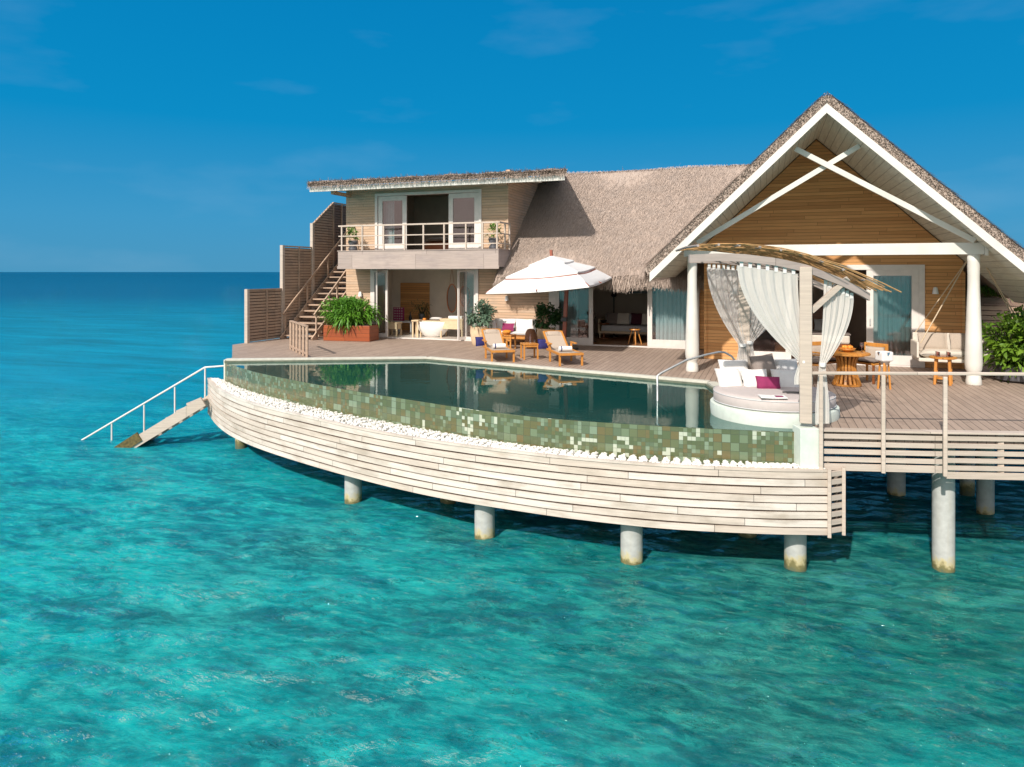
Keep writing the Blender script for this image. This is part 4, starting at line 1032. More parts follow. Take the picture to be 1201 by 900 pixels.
bp = at(906, 466, .397); bk = MB(); bk.box((-.10, -.02, .008), (.20, .27, .012), M4=rot(0, R(2), .2)).box((.10, .02, .008), (.20, .27, .012), M4=rot(0, R(-2), .2))
o = bk.build('open_book', M['book'], loc=bp); tag(o, 'open white magazine lying on the daybed mattress', 'magazine')
o = MB().box((.10, .02, .017), (.12, .12, .003), M4=rot(0, 0, .2)).build('picture', M['purple'], o)
sgp = at(930, 462, .395); gg = MB().tube([(-.16, 0, .02), (-.05, .02, .025), (.1, .05, .02)], .012, 6).tube([(-.1, -.05, .02), (.12, 0, .03)], .012, 6).lathe([(.03, .0), (.05, .03), (.03, .06)], 12, (.13, .03, 0))
tag(gg.build('sunglasses', M['black'], smooth=True, loc=sgp), 'dark sunglasses lying beside the magazine on the daybed', 'sunglasses')

# ---------------------------------------------------------------- umbrella
UC = WL(1.18, 20.75, 0); UM = thing('cantilever_umbrella', 'square three tiered white umbrella on a red brown mast', 'umbrella', tuple(at(661, 411)))
ub = at(661, 411)
HW = 1.50
def upt(a, b_, h):           # a, b in -1..1 along the square, h above the tilted rim plane
    return Vector((UC.x + a * HW, UC.y + b_ * HW, 2.03 + .105 * a + .105 * b_ + h)) - ub
hk = [(1, 0), (.7, .32), (.33, .55), (0, .74)]
def hh(f):
    for (f0, h0), (f1, h1) in zip(hk, hk[1:]):
        if f1 <= f <= f0: return h0 + (h1 - h0) * (f0 - f) / (f0 - f1)
def tier(f0, f1, lift, name):
    b = MB(); n = 14
    cs = [(-1, -1), (1, -1), (1, 1), (-1, 1)]
    for s in range(4):
        A_, B_ = cs[s], cs[(s + 1) % 4]; k = len(b.v); rowsn = 5
        for r_ in range(rowsn + 1):
            f = f0 + (f1 - f0) * r_ / rowsn
            for i in range(n + 1):
                t = i / n; a = A_[0] + (B_[0] - A_[0]) * t; c = A_[1] + (B_[1] - A_[1]) * t
                sag = -.05 * math.sin(PI * t) * f; pull = 1 - .035 * math.sin(PI * t) * (f if r_ == 0 else 0)
                b.v.append(tuple(upt(a * f * pull, c * f * pull, hh(f) + lift + sag)))
        for r_ in range(rowsn):
            for i in range(n): q = k + r_ * (n + 1) + i; b.f.append((q, q + 1, q + n + 2, q + n + 1))
        q = k; kk = len(b.v)                      # small valance
        for i in range(n + 1): v = Vector(b.v[k + i]); b.v.append((v.x, v.y, v.z - .05))
        for i in range(n): b.f.append((kk + i, kk + i + 1, k + i + 1, k + i))
    b.build(name, M['canvas'], UM, smooth=True)
tier(1, .66, 0, 'canopy'); tier(.71, .31, .06, 'canopy_tier'); tier(.36, .0, .11, 'canopy_tier')
for f, lf in ((.71, .012), (.36, .05)):
    b = MB(); cs = [(-1, -1), (1, -1), (1, 1), (-1, 1)]
    for i in range(4): b.tube([upt(cs[i][0] * f + (cs[(i + 1) % 4][0] - cs[i][0]) * f * t, cs[i][1] * f + (cs[(i + 1) % 4][1] - cs[i][1]) * f * t, hh(f) + lf - .035 - .05 * math.sin(PI * t) * f) for t in np.linspace(0, 1, 9)], .03, 6)
    b.build('vent_gap_shade', M['mast'], UM)  # added dark strips that paint the shaded gaps between the tiers
b = MB()
for a, c in ((-1, -1), (1, -1), (1, 1), (-1, 1)): b.tube([upt(a, c, -.01), upt(a * .7, c * .7, .28), upt(a * .33, c * .33, .5), upt(0, 0, .62)], .018, 6)
for a, c in ((0, -1), (1, 0), (0, 1), (-1, 0)): b.tube([upt(a, c, -.06), upt(a * .5, c * .5, .38), upt(0, 0, .6)], .015, 6)
b.build('rib', M['mast'], UM)
MB().beam((0, 0, 0), Vector((.1, .05, 2.2)), .11, .11).build('mast', M['mast'], UM, bevel=.01)
MB().beam(Vector((.1, .05, 2.12)), upt(0, 0, .55), .09, .09).build('arm', M['mast'], UM)
MB().beam(upt(0, 0, .70), upt(-.02, .02, 1.02), .08, .08).build('finial', M['mast'], UM, bevel=.01)
MB().box((.03, -.02, .95), (.17, .17, .13)).build('crank_box', M['black'], UM, bevel=.01)
MB().box((0, 0, .03), (.75, .75, .06)).build('base_plate', M['black'], UM, bevel=.01)

# ---------------------------------------------------------------- loungers
def lounger(label, loc, rz):
    o = thing('sun_lounger', label, 'lounger', loc, rz, 'teak sun loungers facing the pool')
    # local: foot end at -y, head at +y
    w, L = .64, 1.28
    fr = MB().bb(-w / 2, -w / 2 + .05, -.05, L, .27, .33).bb(w / 2 - .05, w / 2, -.05, L, .27, .33).bb(-w / 2 + .05, w / 2 - .05, -.05, .0, .27, .33).bb(-w / 2 + .05, w / 2 - .05, L - .05, L, .27, .33)
    fr.build('frame', M['teak'], o, bevel=.008)
    for x in (-1, 1):
        for y in (.0, .95): MB().bb(x * w / 2 - (0 if x < 0 else .05), x * w / 2 + (.05 if x < 0 else 0), y, y + .05, 0, .27 if y == 0 else .48).build('leg', M['teak'], o, bevel=.006)
        MB().bb(x * (w / 2 + .02) - .04, x * (w / 2 + .02) + .04, .72, 1.14, .48, .515).build('armrest', M['teak'], o, bevel=.012)
    s = MB(); n = 14
    for i in range(n + 1):
        t = i / n; y = .02 + t * (L - .1); z = .335 - .03 * math.sin(PI * t); s.v += [(-w / 2 + .05, y, z), (w / 2 - .05, y, z)]
    for i in range(n): s.f.append((2 * i, 2 * i + 1, 2 * i + 3, 2 * i + 2))
    s.build('seat_sling', M['taupe'], o)
    bk = MB(); a = R(31); q0 = Vector((0, L - .12, .34)); q1 = q0 + Vector((0, math.cos(a) * .76, math.sin(a) * .76))
    k = Vector((w / 2 - .08, 0, 0)); s = MB(); s.add([q0 - k, q0 + k, q1 + k, q1 - k], [(0, 1, 2, 3)]).build('back_sling', M['taupe'], o)
    for x in (-1, 1): bk.beam(q0 + Vector((x * (w / 2 - .06), 0, 0)), q1 + Vector((x * (w / 2 - .06), 0, 0)), .045, .045)
    bk.beam(q1 - k, q1 + k, .045, .045); bk.build('back_frame', M['teak'], o, bevel=.006)
    hp = MB().pillow(q1 - Vector((0, .1, .05)), (.40, .16, .09), rot(a)); hp.build('head_pillow', M['taupe'], o, smooth=2)
    return o
def lounge_set(pxf, pyf, rz, names):
    f = at(pxf, pyf); d = Vector((-math.sin(rz), math.cos(rz), 0)); r_ = Vector((math.cos(rz), math.sin(rz), 0))
    lounger(names[0], f, rz)
    t = MB().tube([(-.17, 0, 0), (.17, 0, 0)], .065, 16); o = t.build('rolled_towel', M['wfab'], smooth=True, loc=f + d * .55 + Vector((0, 0, .385))); o.rotation_euler = (0, 0, rz)
    tag(o, names[1], 'towel', 'rolled white towels on the loungers')
    MB().tube([(-.125, 0, 0), (-.095, 0, 0)], .067, 16, cap=False).build('stripe', M['navy'], o, smooth=True)
    c = MB().pillow((0, 0, 0), (.33, .27, .09), rot(R(78), 0, R(10))); o2 = c.build('navy_cushion', M['navy'], smooth=2, loc=f + d * 1.52 - r_ * .34 + Vector((0, 0, .42))); o2.rotation_euler = (0, 0, rz)
    tag(o2, names[2], 'cushion', 'navy cushions beside the loungers')
RZL = A20 + R(12)
lounge_set(590, 425.5, RZL, ('teak sun lounger nearest the open bathroom doors', 'rolled white towel on the lounger nearer the bathroom', 'navy cushion propped at the left lounger backrest'))
lounge_set(670, 429.5, RZL, ('teak sun lounger under the right side of the umbrella', 'rolled white towel on the lounger under the umbrella', 'navy cushion propped at the backrest of the lounger under the umbrella'))
def small_table(name, label, loc, w, h, mat='teak', rz=0, cat='side table', grp=None):
    o = thing(name, label, cat, loc, rz, grp); b = MB()
    for k in range(6): b.bb(-w / 2 + k * w / 6, -w / 2 + (k + .88) * w / 6, -w / 2, w / 2, h - .03, h)
    b.build('table_top', M[mat], o, bevel=.004)
    for x in (-1, 1):
        for y in (-1, 1): MB().bb(x * w * .43 - .022, x * w * .43 + .022, y * w * .43 - .022, y * w * .43 + .022, 0, h - .03).build('leg', M[mat], o, bevel=.004)
    MB().bb(-w * .40, w * .40, -w * .45, -w * .42, h - .09, h - .03).bb(-w * .40, w * .40, w * .42, w * .45, h - .09, h - .03).build('apron', M[mat], o)
    return o
tp = at(621, 421.5) + FWD * .12
small_table('side_table', 'small square teak table between the two loungers', tp, .44, .43, rz=RZL)
o = MB().lathe([(.033, 0), (.035, .02), (.035, .15), (.012, .2), (.012, .25)], 14).build('water_bottle', M['clear'], smooth=True, loc=tp + Vector((.02, .02, .43))); tag(o, 'clear glass water bottle on the small teak table', 'bottle')
o = MB().lathe([(.025, 0), (.03, .1)], 12).build('tumbler', M['clear'], smooth=True, loc=tp + Vector((.13, .06, .43))); tag(o, 'drinking glass beside the water bottle', 'glass')

# outdoor sofa by the wall
sp_ = Vector((fac(603, 400, 4.45).x, 4.35, 0))
SO = thing('outdoor_sofa', 'white cushioned teak sofa against the timber wall', 'sofa', sp_)
MB().bb(-.75, .75, -.35, .35, .22, .30).bb(-.75, .75, .30, .35, .30, .72).build('frame', M['teak'], SO, bevel=.008)
for x in (-.72, .68):
    for y in (-.33, .28): MB().bb(x, x + .05, y, y + .05, 0, .22).build('leg', M['teak'], SO)
MB().pillow((-.37, -.02, .37), (.76, .68, .18)).pillow((.37, -.02, .37), (.76, .68, .18)).build('seat_cushion', M['wfab'], SO, smooth=2)
MB().pillow((-.37, .2, .62), (.74, .46, .2), rot(R(75))).pillow((.37, .2, .62), (.74, .46, .2), rot(R(75))).build('back_cushion', M['wfab'], SO, smooth=2)
o = MB().pillow((0, 0, 0), (.42, .28, .12), rot(R(65))).build('pillow', M['purple'], smooth=2, loc=sp_ + Vector((-.15, -.08, .58))); tag(o, 'purple pillow on the white outdoor sofa', 'pillow')
# armchair
ap = Vector((fac(580, 400, 4.2).x, 3.95, 0)); AC = thing('outdoor_armchair', 'white cushioned armchair between the bushy pot and the sofa', 'armchair', ap, R(50))
MB().bb(-.32, .32, -.32, .32, .2, .28).bb(-.32, .32, .27, .32, .28, .7).build('frame', M['teak'], AC, bevel=.008)
for x in (-.3, .25):
    for y in (-.3, .25): MB().bb(x, x + .05, y, y + .05, 0, .2).build('leg', M['teak'], AC)
MB().pillow((0, -.02, .36), (.6, .58, .16)).build('seat_cushion', M['wfab'], AC, smooth=2); MB().pillow((0, .2, .6), (.58, .44, .16), rot(R(75))).build('back_cushion', M['wfab'], AC, smooth=2)
ct = at(594, 409.5); small_table('coffee_table', 'orange teak coffee table in front of the white sofa', ct, .5, .45)
o = thing('bread_basket', 'orange cloth and basket lying on the coffee table', 'basket', ct + Vector((0, 0, .45))); MB().lathe([(.1, 0), (.15, .07), (.14, .08)], 18).build('basket', M['teak'], o, smooth=True); MB().pillow((0, 0, .09), (.24, .22, .08), rot(R(10))).build('cloth', M['orange'], o, smooth=2)
rp_ = at(622.5, 409); o = MB().lathe([(.12, 0), (.17, .12), (.19, .3), (.17, .48), (.11, .60), (.05, .62)], 24).build('rattan_lantern', M['rattan'], smooth=2, loc=rp_); tag(o, 'tall egg shaped woven rattan lantern beside the sofa', 'lantern')

# ---------------------------------------------------------------- plants
def potplant(name, label, px, base_y, d, pot_r, pot_h, fol_c, fol_r, n, mat, L, Wd, potmat='pot', seed=1, grp=None, cat='potted plant'):
    p = on(px, base_y, d); p = Vector((p.x, p.y, 0)); o = thing(name, label, cat, p, 0, grp)
    MB().lathe([(pot_r * .68, 0), (pot_r * .8, .05), (pot_r, pot_h * .7), (pot_r * .97, pot_h - .05), (pot_r * 1.04, pot_h), (pot_r * .9, pot_h), (pot_r * .85, pot_h - .06)], 26).build('pot', M[potmat], o, smooth=True)
    r = random.Random(seed); leaves(n, (0, 0, fol_c), fol_r, L, Wd, r).build('foliage', M[mat], o)
    b = MB()
    for k in range(7):
        a = k * .9; e = Vector((math.cos(a) * fol_r[0] * .6, math.sin(a) * fol_r[1] * .6, fol_c + .1 * math.sin(k * 2.1))); b.tube([(0, 0, pot_h - .05), e * .5 + Vector((0, 0, pot_h * .4)), e], [.02, .014, .006], 6)
    b.build('stem', M['soil'], o); return o
potplant('potted_shrub', 'bushy shrub in a cream pot beside the folding doors', 562, 402, 22.9, .30, .62, 1.02, (.42, .38, .36), 900, 'leaf_grey', .17, .06, seed=3, grp='shrubs in cream pots')
lv = None
potplant('potted_shrub', 'dark green round leaved shrub in a cream pot beside the umbrella mast', 640.5, 404, 22.3, .30, .60, .98, (.36, .34, .36), 1100, 'leaf_dark', .13, .075, seed=5, grp='shrubs in cream pots')
# large planter box
pc = at(383, 400.5); PLX, PLY = at(413, 401).x, pc.y
pl_base = Vector((-12.0, 3.9, 0)); 
p_left = at(382, 400.5); p_mid = at(407, 401); p_right = at(441, 398)
PL = thing('planter_box', 'reddish wooden box planter overflowing with long bright green leaves', 'planter', tuple((p_left + p_right) / 2))
cx = (p_left + p_right) / 2
pbox = MB().box((0, 0, .27), (1.75, .75, .54), rz=R(6)); pbox.build('box', M['planter'], PL, bevel=.01)
MB().box((0, 0, .545), (1.6, .62, .02), rz=R(6)).build('soil', M['soil'], PL)
r = random.Random(11); leaves(3000, (-.05, -.05, .93), (.86, .55, .40), .32, .05, r, up=.7, droop=.45, clumps=34, shell=.2).build('foliage', M['leaf_bright'], PL)
# balcony pots
def balpot(px, seed, label, tall):
    p = fac(px, 285, 4.35); p = Vector((p.x, 4.35, 3.125)); o = thing('balcony_pot', label, 'potted plant', p, 0, 'dark pots on the balcony')
    MB().lathe([(.13, 0), (.17, .1), (.10, .2), (.17, .3), (.17, .40), (.14, .40)], 22).build('pot', M['darkpot'], o, smooth=2)
    r = random.Random(seed); leaves(160, (0, 0, .62), (.16, .16, .24 if tall else .2), .2, .035, r, up=.9).build('foliage', M['leaf_bright'], o)
balpot(414, 4, 'dark pot with spiky green plant at the left end of the balcony', 0); balpot(579, 6, 'dark pot with upright green plant at the right end of the balcony', 1)
# big bush at the right
bp = on(1192, 450, 15.3); o = thing('frangipani_bush', 'large glossy green bush at the right edge of the deck behind the white column', 'bush', (bp.x, bp.y, 0))
MB().lathe([(.28, 0), (.38, .05), (.42, .35), (.36, .37)], 22).build('pot', M['darkpot'], o, smooth=True)
r = random.Random(21); leaves(3400, (0.2, 0.0, .80), (.86, .7, .60), .20, .085, r, clumps=46, shell=.25).build('foliage', M['leaf_yellow'], o)
b = MB()
for k in range(9):
    a = k * .7; b.tube([(0, 0, .3), (math.cos(a) * .25, math.sin(a) * .25, .7), (math.cos(a) * .5, math.sin(a) * .45, 1.2)], [.03, .02, .01], 6)
b.build('branch', M['soil'], o)
# slatted screen with plants on top at the right
sx0, sx1 = fac(1147, 360, 3.6).x, fac(1196, 360, 3.6).x
SC = thing('slatted_screen', 'brown slatted screen behind the swing, lit by the sun', 'screen', ((sx0 + sx1) / 2, 3.6, 0))
b = MB(); hw = (sx1 - sx0) / 2 + .6
for k in range(12): b.bb(-hw + .0, hw, 0, .03, .05 + k * .125, .05 + k * .125 + .10)
b.build('slats', M['slat'], SC)
MB().bb(-hw, -hw + .1, -.03, 0, 0, 1.55).bb(hw * .45, hw * .45 + .1, -.03, 0, 0, 1.55).bb(-hw, hw, -.05, .12, 1.55, 1.60).build('post', M['slat_dark'], SC)
tr = MB().box((.0, .2, 1.6 + .06), (1.6, .3, .16)).build('plant_trough', M['slat_dark'], loc=((sx0 + sx1) / 2, 3.6, 0)); tag(tr, 'brown trough of feathery green plants on top of the slatted screen', 'plant trough')
r = random.Random(31); leaves(700, (0, .15, 1.80), (.75, .18, .12), .28, .015, r, up=1.2, droop=.3).build('foliage', M['leaf_bright'], tr)
tag(MB().bb(-.1, 3.0, 0, .1, -.1, 2.6).build('dark_partition', M['slat_dark'], loc=(6.5, 4.45, 0)), 'red brown timber partition behind the slatted screen, darkened to stand for shade', 'partition')  # stands for the house wall, its shade put into the dark colour

# ---------------------------------------------------------------- dining set and small pieces on the right
dt = at(993, 452) ; DT = thing('dining_table', 'round teak dining table on a slatted hourglass pedestal', 'dining table', dt)
MB().lathe([(.43, .655), (.455, .66), (.455, .69), (.43, .70), (.01, .70)], 40).build('table_top', M['teak'], DT, smooth=True)
b = MB()
for k in range(18):
    a = 2 * PI * k / 18; c, s = math.cos(a), math.sin(a)
    pr = [(.265, .04), (.235, .12), (.185, .27), (.165, .40), (.19, .54), (.25, .655)]
    for (r0, z0), (r1, z1) in zip(pr, pr[1:]): b.beam((r0 * c, r0 * s, z0), (r1 * c, r1 * s, z1 + .01), .045, .03, (c, s, 0))
b.build('pedestal_slat', M['teak'], DT)
MB().lathe([(.28, 0), (.29, .01), (.29, .04), (.01, .045)], 32).build('foot_ring', M['teak'], DT, smooth=True); MB().lathe([(.12, .05), (.12, .65)], 16).build('core', M['teak_dark'], DT)
o = thing('fruit_bowl', 'wooden bowl of orange fruit on the dining table', 'bowl', dt + Vector((.02, .05, .70))); MB().lathe([(.05, 0), (.13, .04), (.17, .08), (.15, .08), (.1, .05)], 24).build('bowl', M['teak'], o, smooth=2)
for k in range(6):
    a = k * 1.05; MB().lathe([(.001, -.04), (.03, -.03), (.042, 0), (.03, .03), (.001, .04)], 12, (.07 * math.cos(a), .07 * math.sin(a), .10)).build('fruit', M['orange'], o, smooth=2)
def wineglass(x, y, lb):
    o = MB().lathe([(.035, 0), (.006, .01), (.006, .09), (.035, .13), (.04, .17), (.032, .21)], 14).build('wine_glass', M['clear'], smooth=True, loc=dt + Vector((x, y, .70))); tag(o, lb, 'wine glass', 'wine glasses on the dining table')
wineglass(.30, .1, 'wine glass at the right side of the dining table'); wineglass(-.12, .25, 'wine glass behind the fruit bowl')
def chair(label, p, rz, arms=False):
    o = thing('dining_chair', label, 'chair', p, rz, 'teak chairs around the dining table')   # back at +y
    for x in (-.23, .19):
        for y in (-.22, .2): MB().bb(x, x + .04, y, y + .04, 0, .44 if y < 0 else .80).build('leg', M['teak_dark'] if y < 0 else M['teak'], o, bevel=.004)
    MB().bb(-.24, .24, -.23, .24, .40, .44).build('seat', M['teak'], o, bevel=.006); MB().pillow((0, 0, .48), (.48, .46, .09)).build('seat_cushion', M['bfab'], o, smooth=2)
    MB().bb(-.27, .27, .2, .245, .66, .84).build('backrest', M['teak'], o, bevel=.01); MB().pillow((0, .16, .62), (.44, .30, .07), rot(R(80))).build('back_cushion', M['taupe'], o, smooth=2)
    for x in (-.27, .235): MB().bb(x, x + .04, -.18, .2, .62, .65).build('armrest', M['teak'], o, bevel=.006)
    return o
c1 = dt + Vector((.52, .62, 0)); chair('teak dining chair with orange back and taupe cushion in front of the glass door', c1, R(-40))
c2_ = dt + Vector((-.42, .5, 0)); chair('teak dining chair behind the table, half hidden by the voile curtain', c2_, R(40))
c3 = dt + Vector((-.68, .05, 0)); chair('teak dining chair with brown cushion right beside the pergola post', c3, R(95))
ib = at(1040, 458) + FWD * .1; IB = thing('ice_bucket_stand', 'ice bucket draped with a white cloth on a wooden tripod', 'ice bucket', ib)
for k in range(3):
    a = k * 2.09 + .4; MB().beam((.13 * math.cos(a), .13 * math.sin(a), 0), (.08 * math.cos(a), .08 * math.sin(a), .62), .035, .03).build('leg', M['teak'], IB)
MB().lathe([(.09, .52), (.12, .60), (.13, .76), (.125, .77), (.1, .62)], 22).build('bucket', M['chrome'], IB, smooth=True)
MB().box((0, 0, .68), (.25, .25, .20), rz=.5).build('cloth', M['wfab'], IB, bevel=.03)
stp = at(1110, 452) + FWD * .12; o = thing('stool_table', 'round teak stool used as side table next to the swing', 'side table', stp)
MB().lathe([(.24, .55), (.26, .56), (.26, .59), (.01, .60)], 30).build('table_top', M['teak'], o, smooth=True)
for k in range(4):
    a = k * PI / 2 + .5; MB().beam((.20 * math.cos(a), .20 * math.sin(a), 0), (.17 * math.cos(a), .17 * math.sin(a), .55), .05, .05).build('leg', M['teak'], o, bevel=.006)
MB().lathe([(.16, .12), (.16, .15), (.01, .15)], 20).build('stretcher', M['teak'], o)
o = MB().box((0, 0, .01), (.30, .22, .02), rz=.2).box((-.1, 0, .05), (.012, .2, .09), rz=.2).box((.1, .0, .05), (.012, .2, .09), rz=.2).build('serving_tray', M['clear'], loc=stp + Vector((0, 0, .60))); tag(o, 'clear acrylic tray standing on the round teak stool', 'tray')
# hanging swing
sw = Vector((6.15, 1.55, 0)); SW = thing('hanging_swing', 'cream hanging swing sofa on natural ropes behind the white column', 'swing', (sw.x, sw.y, .32))
MB().bb(-1.15, 1.15, -.38, .38, 0, .08).build('base', M['cream'], SW, bevel=.02)
MB().pillow((-.55, -.02, .15), (1.12, .76, .2)).pillow((.55, -.02, .15), (1.12, .76, .2)).build('seat_cushion', M['cream'], SW, smooth=2)
MB().bb(-1.15, 1.15, .34, .40, .08, .62).build('back', M['cream'], SW, bevel=.02); MB().bb(-1.19, -1.14, -.38, .4, .08, .45).bb(1.14, 1.19, -.38, .4, .08, .45).build('arm', M['cream'], SW, bevel=.02)
MB().pillow((-.75, .22, .42), (.62, .44, .18), rot(R(72))).pillow((-.1, .22, .42), (.6, .44, .18), rot(R(72))).build('back_cushion', M['taupe'], SW, smooth=2)
for x in (-1.1, 1.1):
    tp_ = fac(1136 if x < 0 else 1151, 303, 1.55) - Vector((sw.x, sw.y, .32))
    MB().tube([(x, -.3, .42), tp_], .014, 6).build('rope', M['rope'], SW, smooth=True); MB().tube([(x, .36, .6), tp_], .012, 6).build('rope', M['rope'], SW, smooth=True)

# ---------------------------------------------------------------- bathroom contents
def fb(px, y): return fac(px, 380, y).x
bt = Vector((fb(508, 5.9), 5.9, .02)); o = MB().lathe([(.30, 0), (.42, .06), (.62, .30), (.70, .55), (.68, .56), (.60, .32), (.3, .1)], 36, (0, 0, 0), 1.0, .62).build('bathtub', M['enamel'], smooth=2, loc=bt); tag(o, 'oval white freestanding bathtub inside the open bathroom', 'bathtub')
def bench(name, label, x0, x1, y, h, d=.4, cat='bench', body=0, mat='lightwood'):
    c = (x0 + x1) / 2; w = (x1 - x0) / 2; o = thing(name, label, cat, (c, y, .02)); MB().bb(-w, w, -d / 2, d / 2, h - .05, h).build('top', M[mat], o, bevel=.006)
    for x in (-w + .02, w - .07):
        for yy in (-d / 2 + .02, d / 2 - .06): MB().bb(x, x + .05, yy, yy + .04, 0, h - .05).build('leg', M[mat], o)
    if body: MB().bb(-w + .02, w - .02, -d / 2 + .01, d / 2 - .01, h - .05 - body, h - .052).build('drawer_box', M[mat], o)
    return o
bench('towel_bench', 'pale wood bench in front of the left bathroom wall', fb(456, 5.8), fb(469, 5.8), 5.8, .5, body=.2)
bench('daybench', 'low grey cushioned bench along the back of the bathroom', fb(463, 6.8), fb(487, 6.8), 6.8, .48, .6, mat='gfab')
bench('bath_stool', 'small pale wood ladder stool left of the bathtub', fb(485, 5.6), fb(493, 5.6), 5.6, .62, .35, 'stool')
vn = bench('vanity', 'pale wood vanity table right of the bathtub', fb(519, 5.9), fb(546, 5.9), 5.9, .68, .5, 'vanity', body=.32)
o = MB().box((0, 0, .05), (.55, .35, .1)).build('wash_basin', M['enamel'], loc=(fb(536, 5.9), 5.9, .70), bevel=.02); tag(o, 'white rectangular basin on the vanity', 'basin')
o = MB().box((0, 0, .015), (.9, .22, .03)).build('bath_shelf', M['lightwood'], loc=bt + Vector((0, -.1, .565))); tag(o, 'pale wood tray across the bathtub', 'bath tray')
o = MB().pillow((0, 0, .06), (.45, .24, .12)).build('folded_towels', M['wfab'], smooth=2, loc=bt + Vector((.18, -.1, .595))); tag(o, 'folded white towels on the bath tray', 'towel')
o = MB().lathe([(.03, 0), (.07, .03), (.06, .08)], 14).build('orange_bowl', M['orange'], smooth=True, loc=bt + Vector((-.3, -.1, .595))); tag(o, 'small orange bowl on the bath tray', 'bowl')
o = MB().box((0, 0, .26), (.46, .06, .52)).build('purple_panel', M['purple'], loc=(fb(470, 6.9), 6.75, .50)); tag(o, 'purple patterned cushion standing on the low bench', 'cushion')
b = MB(); [b.box((-.15 + .1 * i, -.035, .08 + .1 * j), (.045, .01, .045), rz=0) for i in range(4) for j in range(5)]; b.build('motif', M['mattress'], o)
vs = Vector((fb(495, 7.4), 7.4, 0)); potplant('potted_palm', 'small palm in a dark vase beyond the bathtub', 495, 390, (vs - CAM).dot(FWD), .12, .75, 1.05, (.35, .3, .25), 90, 'leaf_dark', .3, .03, 'darkpot', 9)
o = MB().lathe([(.05, 0), (.07, .1), (.02, .25), (.02, .34)], 12).build('black_bottle_vase', M['black'], smooth=True, loc=(fb(482, 7), 6.95, .50)); tag(o, 'slim black vase on the bathroom bench', 'vase')
def mirror(px, y, w, h, zc, label):
    x = fb(px, y); o = thing('hanging_mirror', label, 'mirror', (x, y, zc), 0, 'mirrors hanging in the bathroom')
    pts = [(w * math.cos(a) * (1 if abs(math.sin(a)) < .7 else 1), 0, h * math.sin(a)) for a in np.linspace(0, 2 * PI, 33)]
    MB().tube(pts, .022, 6, cap=False).build('frame', M['copper'], o); MB().add([(p[0] * .97, .01, p[2] * .97) for p in pts[:-1]], [tuple(range(32))]).build('glass', M['mirror'], o)
    MB().tube([(-w * .5, 0, h * .87), (0, 0, 2.55 - zc), ], .008, 5).tube([(w * .5, 0, h * .87), (0, 0, 2.55 - zc)], .008, 5).build('strap', M['copper'], o)
mirror(530, 6.3, .20, .52, 1.42, 'narrow oval copper mirror hanging above the vanity, left'); mirror(545, 6.2, .2, .38, 1.5, 'round edged mirror hanging above the vanity, right')
# upper bedroom hint: ceiling fan and bed
o = thing('upstairs_bed', 'bed with white linen in the dark upstairs room', 'bed', (-9.6, 7.2, UF + .02)); MB().bb(-.9, .9, -.9, .9, .0, .35).build('base', M['teak_dark'], o); MB().pillow((0, 0, .45), (1.8, 1.8, .25)).build('mattress', M['wfab'], o, smooth=2)
# living room contents
lx = lambda px, y: fac(px, 390, y).x
so_ = Vector((lx(745, 7.6), 7.6, .02)); o = thing('living_room_sofa', 'grey sofa with pale wood frame inside the living room', 'sofa', so_)
MB().bb(-1.25, 1.25, -.4, .4, .2, .27).bb(-1.25, -1.2, -.4, .4, .27, .7).build('frame', M['lightwood'], o)
for x in (-1.22, 1.17): MB().bb(x, x + .05, -.38, -.33, 0, .2).build('leg', M['lightwood'], o)
MB().bb(-1.15, 1.2, -.38, .35, .27, .48).build('seat_cushion', M['gfab'], o, bevel=.04)
MB().bb(-1.15, 1.2, .3, .42, .48, .85).build('backrest', M['gfab'], o, bevel=.04)
for i, (x, mt, lb) in enumerate(((-.85, 'bfab', 'brown grey cushion at the left end of the living room sofa'), (-.45, 'cream', 'cream cushion on the living room sofa'), (0.05, 'maroon', 'large maroon cushion on the living room sofa'), (.42, 'cream', 'narrow cream cushion on the living room sofa'), (.8, 'maroon', 'maroon cushion at the right of the living room sofa'))):
    c = MB().pillow((0, 0, 0), (.44, .42, .14), rot(R(72))).build('cushion', M[mt], smooth=2, loc=so_ + Vector((x, .1 - i * .01, .70))); tag(c, lb, 'cushion', 'cushions on the living room sofa')
ls = Vector((lx(744.5, 5.75), 5.75, .02)); o = thing('tripod_stool', 'golden wooden stool with splayed legs inside the living room door', 'stool', ls); MB().lathe([(.17, .46), (.19, .47), (.18, .5), (.01, .5)], 22).build('seat', M['teak'], o, smooth=True)
for k in range(4): a = k * PI / 2 + .3; MB().beam((.22 * math.cos(a), .22 * math.sin(a), 0), (.09 * math.cos(a), .09 * math.sin(a), .47), .03, .03).build('leg', M['teak'], o)
pf = Vector((lx(755, 8.85), 8.86, 1.95)); o = thing('framed_picture', 'black framed picture on the living room wall', 'picture', pf); MB().bb(-.62, .62, -.04, 0, -.35, .35).build('frame', M['black'], o); MB().bb(-.52, .52, -.05, -.041, -.27, .27).build('print', M['plaster'], o)
fl = Vector((lx(720, 8.2), 8.2, .02)); o = thing('floor_lamp', 'slim black floor lamp left of the living room sofa', 'floor lamp', fl); MB().tube([(0, 0, 0), (0, 0, 1.5)], .02, 8).build('pole', M['black'], o); MB().lathe([(.05, 1.45), (.11, 1.5), (.04, 1.68)], 14).build('shade', M['black'], o); MB().lathe([(.16, 0), (.16, .03), (.01, .03)], 18).build('foot', M['black'], o)
ts = Vector((lx(708, 7.3), 7.3, .02)); o = thing('drum_table', 'small dark table with bowl at the left of the living room', 'side table', ts); MB().lathe([(.2, .0), (.2, .03), (.04, .05), (.04, .5), (.2, .52), (.2, .55), (.01, .55)], 20).build('table', M['teak_dark'], o); MB().lathe([(.05, .55), (.13, .64), (.11, .65)], 16).build('bowl', M['black'], o)
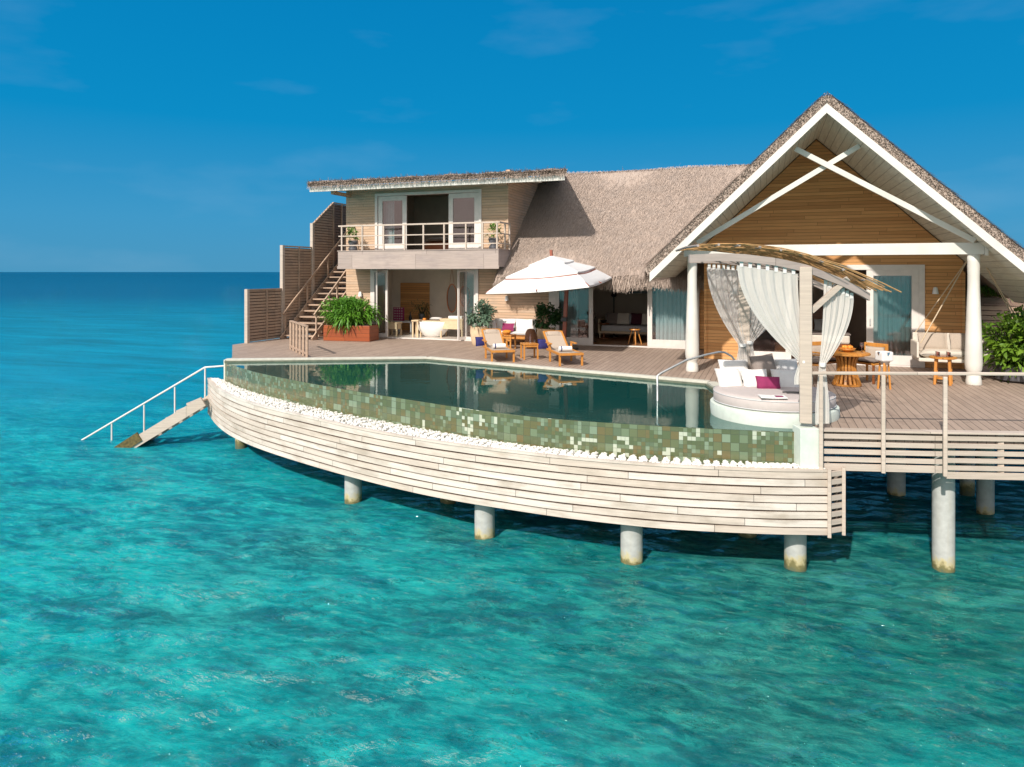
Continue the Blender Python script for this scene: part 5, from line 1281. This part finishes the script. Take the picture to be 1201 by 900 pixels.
bc = Vector((lx(678, 5.7), 5.7, .02)); o = thing('lounge_chair', 'dark slung lounge chair behind the glass of the living room', 'chair', bc, R(-30))
MB().tube([(-.35, -.4, 0), (-.35, .1, .5), (-.35, .5, .85)], .02, 6).tube([(.35, -.4, 0), (.35, .1, .5), (.35, .5, .85)], .02, 6).tube([(-.35, .5, 0), (-.35, -.3, .45), (.35, -.3, .45), (.35, .5, 0)], .02, 6).build('frame', M['black'], o)
s = MB(); n = 10
for i in range(n + 1):
    t = i / n; y = -.35 + .9 * t; z = .48 - .22 * math.sin(PI * min(t * 1.3, 1)) + .5 * t * t; s.v += [(-.32, y, z), (.32, y, z)]
for i in range(n): s.f.append((2 * i, 2 * i + 1, 2 * i + 3, 2 * i + 2))
s.build('sling', M['bfab'], o)
# bed in the gable room
gb_ = Vector((2.9, 5.3, .02)); o = thing('bed', 'bed with dark throw and pale pillows in the shaded gable room', 'bed', gb_)
MB().bb(-1, 1, -1, 1, .05, .35).build('base', M['teak_dark'], o); MB().bb(-.98, .98, -.98, .98, .35, .6).build('mattress', M['cream'], o, bevel=.05); MB().bb(-1.1, 1.1, 1.0, 1.08, .05, 1.3).build('headboard', M['teak_dark'], o)
MB().pillow((-.5, .75, .75), (.7, .45, .2), rot(R(50))).pillow((.5, .75, .75), (.7, .45, .2), rot(R(50))).build('pillow', M['wfab'], o, smooth=2)
MB().bb(-1.0, 1.0, -.99, -.3, .602, .63).build('throw', M['bfab'], o)

def inner_curtain(label, x0, x1, y, z0, z1, n):
    b = MB(); N = n * 8
    for i in range(N + 1):
        x = x0 + (x1 - x0) * i / N; w = .035 * math.sin(i / 8 * 2 * PI) + .015 * math.sin(i * 1.7); b.v += [(x, w, z0), (x, w * .8, z1)]
    for i in range(N): b.f.append((2 * i, 2 * i + 2, 2 * i + 3, 2 * i + 1))
    o = thing('window_curtain', label, 'curtain', (0, y, 0), group='window curtains behind the villa glass'); b.build('curtain_fabric', M['cream2'], o, smooth=2)
    MB().tube([(x0 - .05, 0, z1 + .02), (x1 + .05, 0, z1 + .02)], .015, 8).build('curtain_rail', M['hinge'], o, smooth=True)
M['cream2'] = plain('pale_blue_grey_voile', (.66, .67, .68), .9, .05, 6, .03)
inner_curtain('pale blue grey curtain behind the living room glass beside the umbrella mast', -4.85, -4.2, 5.3, .05, 2.3, 6)
inner_curtain('pale blue grey curtain behind the glass next to the left white column', -1.65, -.35, 5.3, .05, 2.3, 10)
inner_curtain('pale curtain at the left edge of the upstairs glazed doors', -11.6, -11.15, 5.35, UF + .05, 5.2, 5)
inner_curtain('pale folded sheet added behind the gable room glass door in place of glare', 4.35, 5.25, 3.1, .05, 2.5, 9)  # added pale sheet imitating the glare on this glass
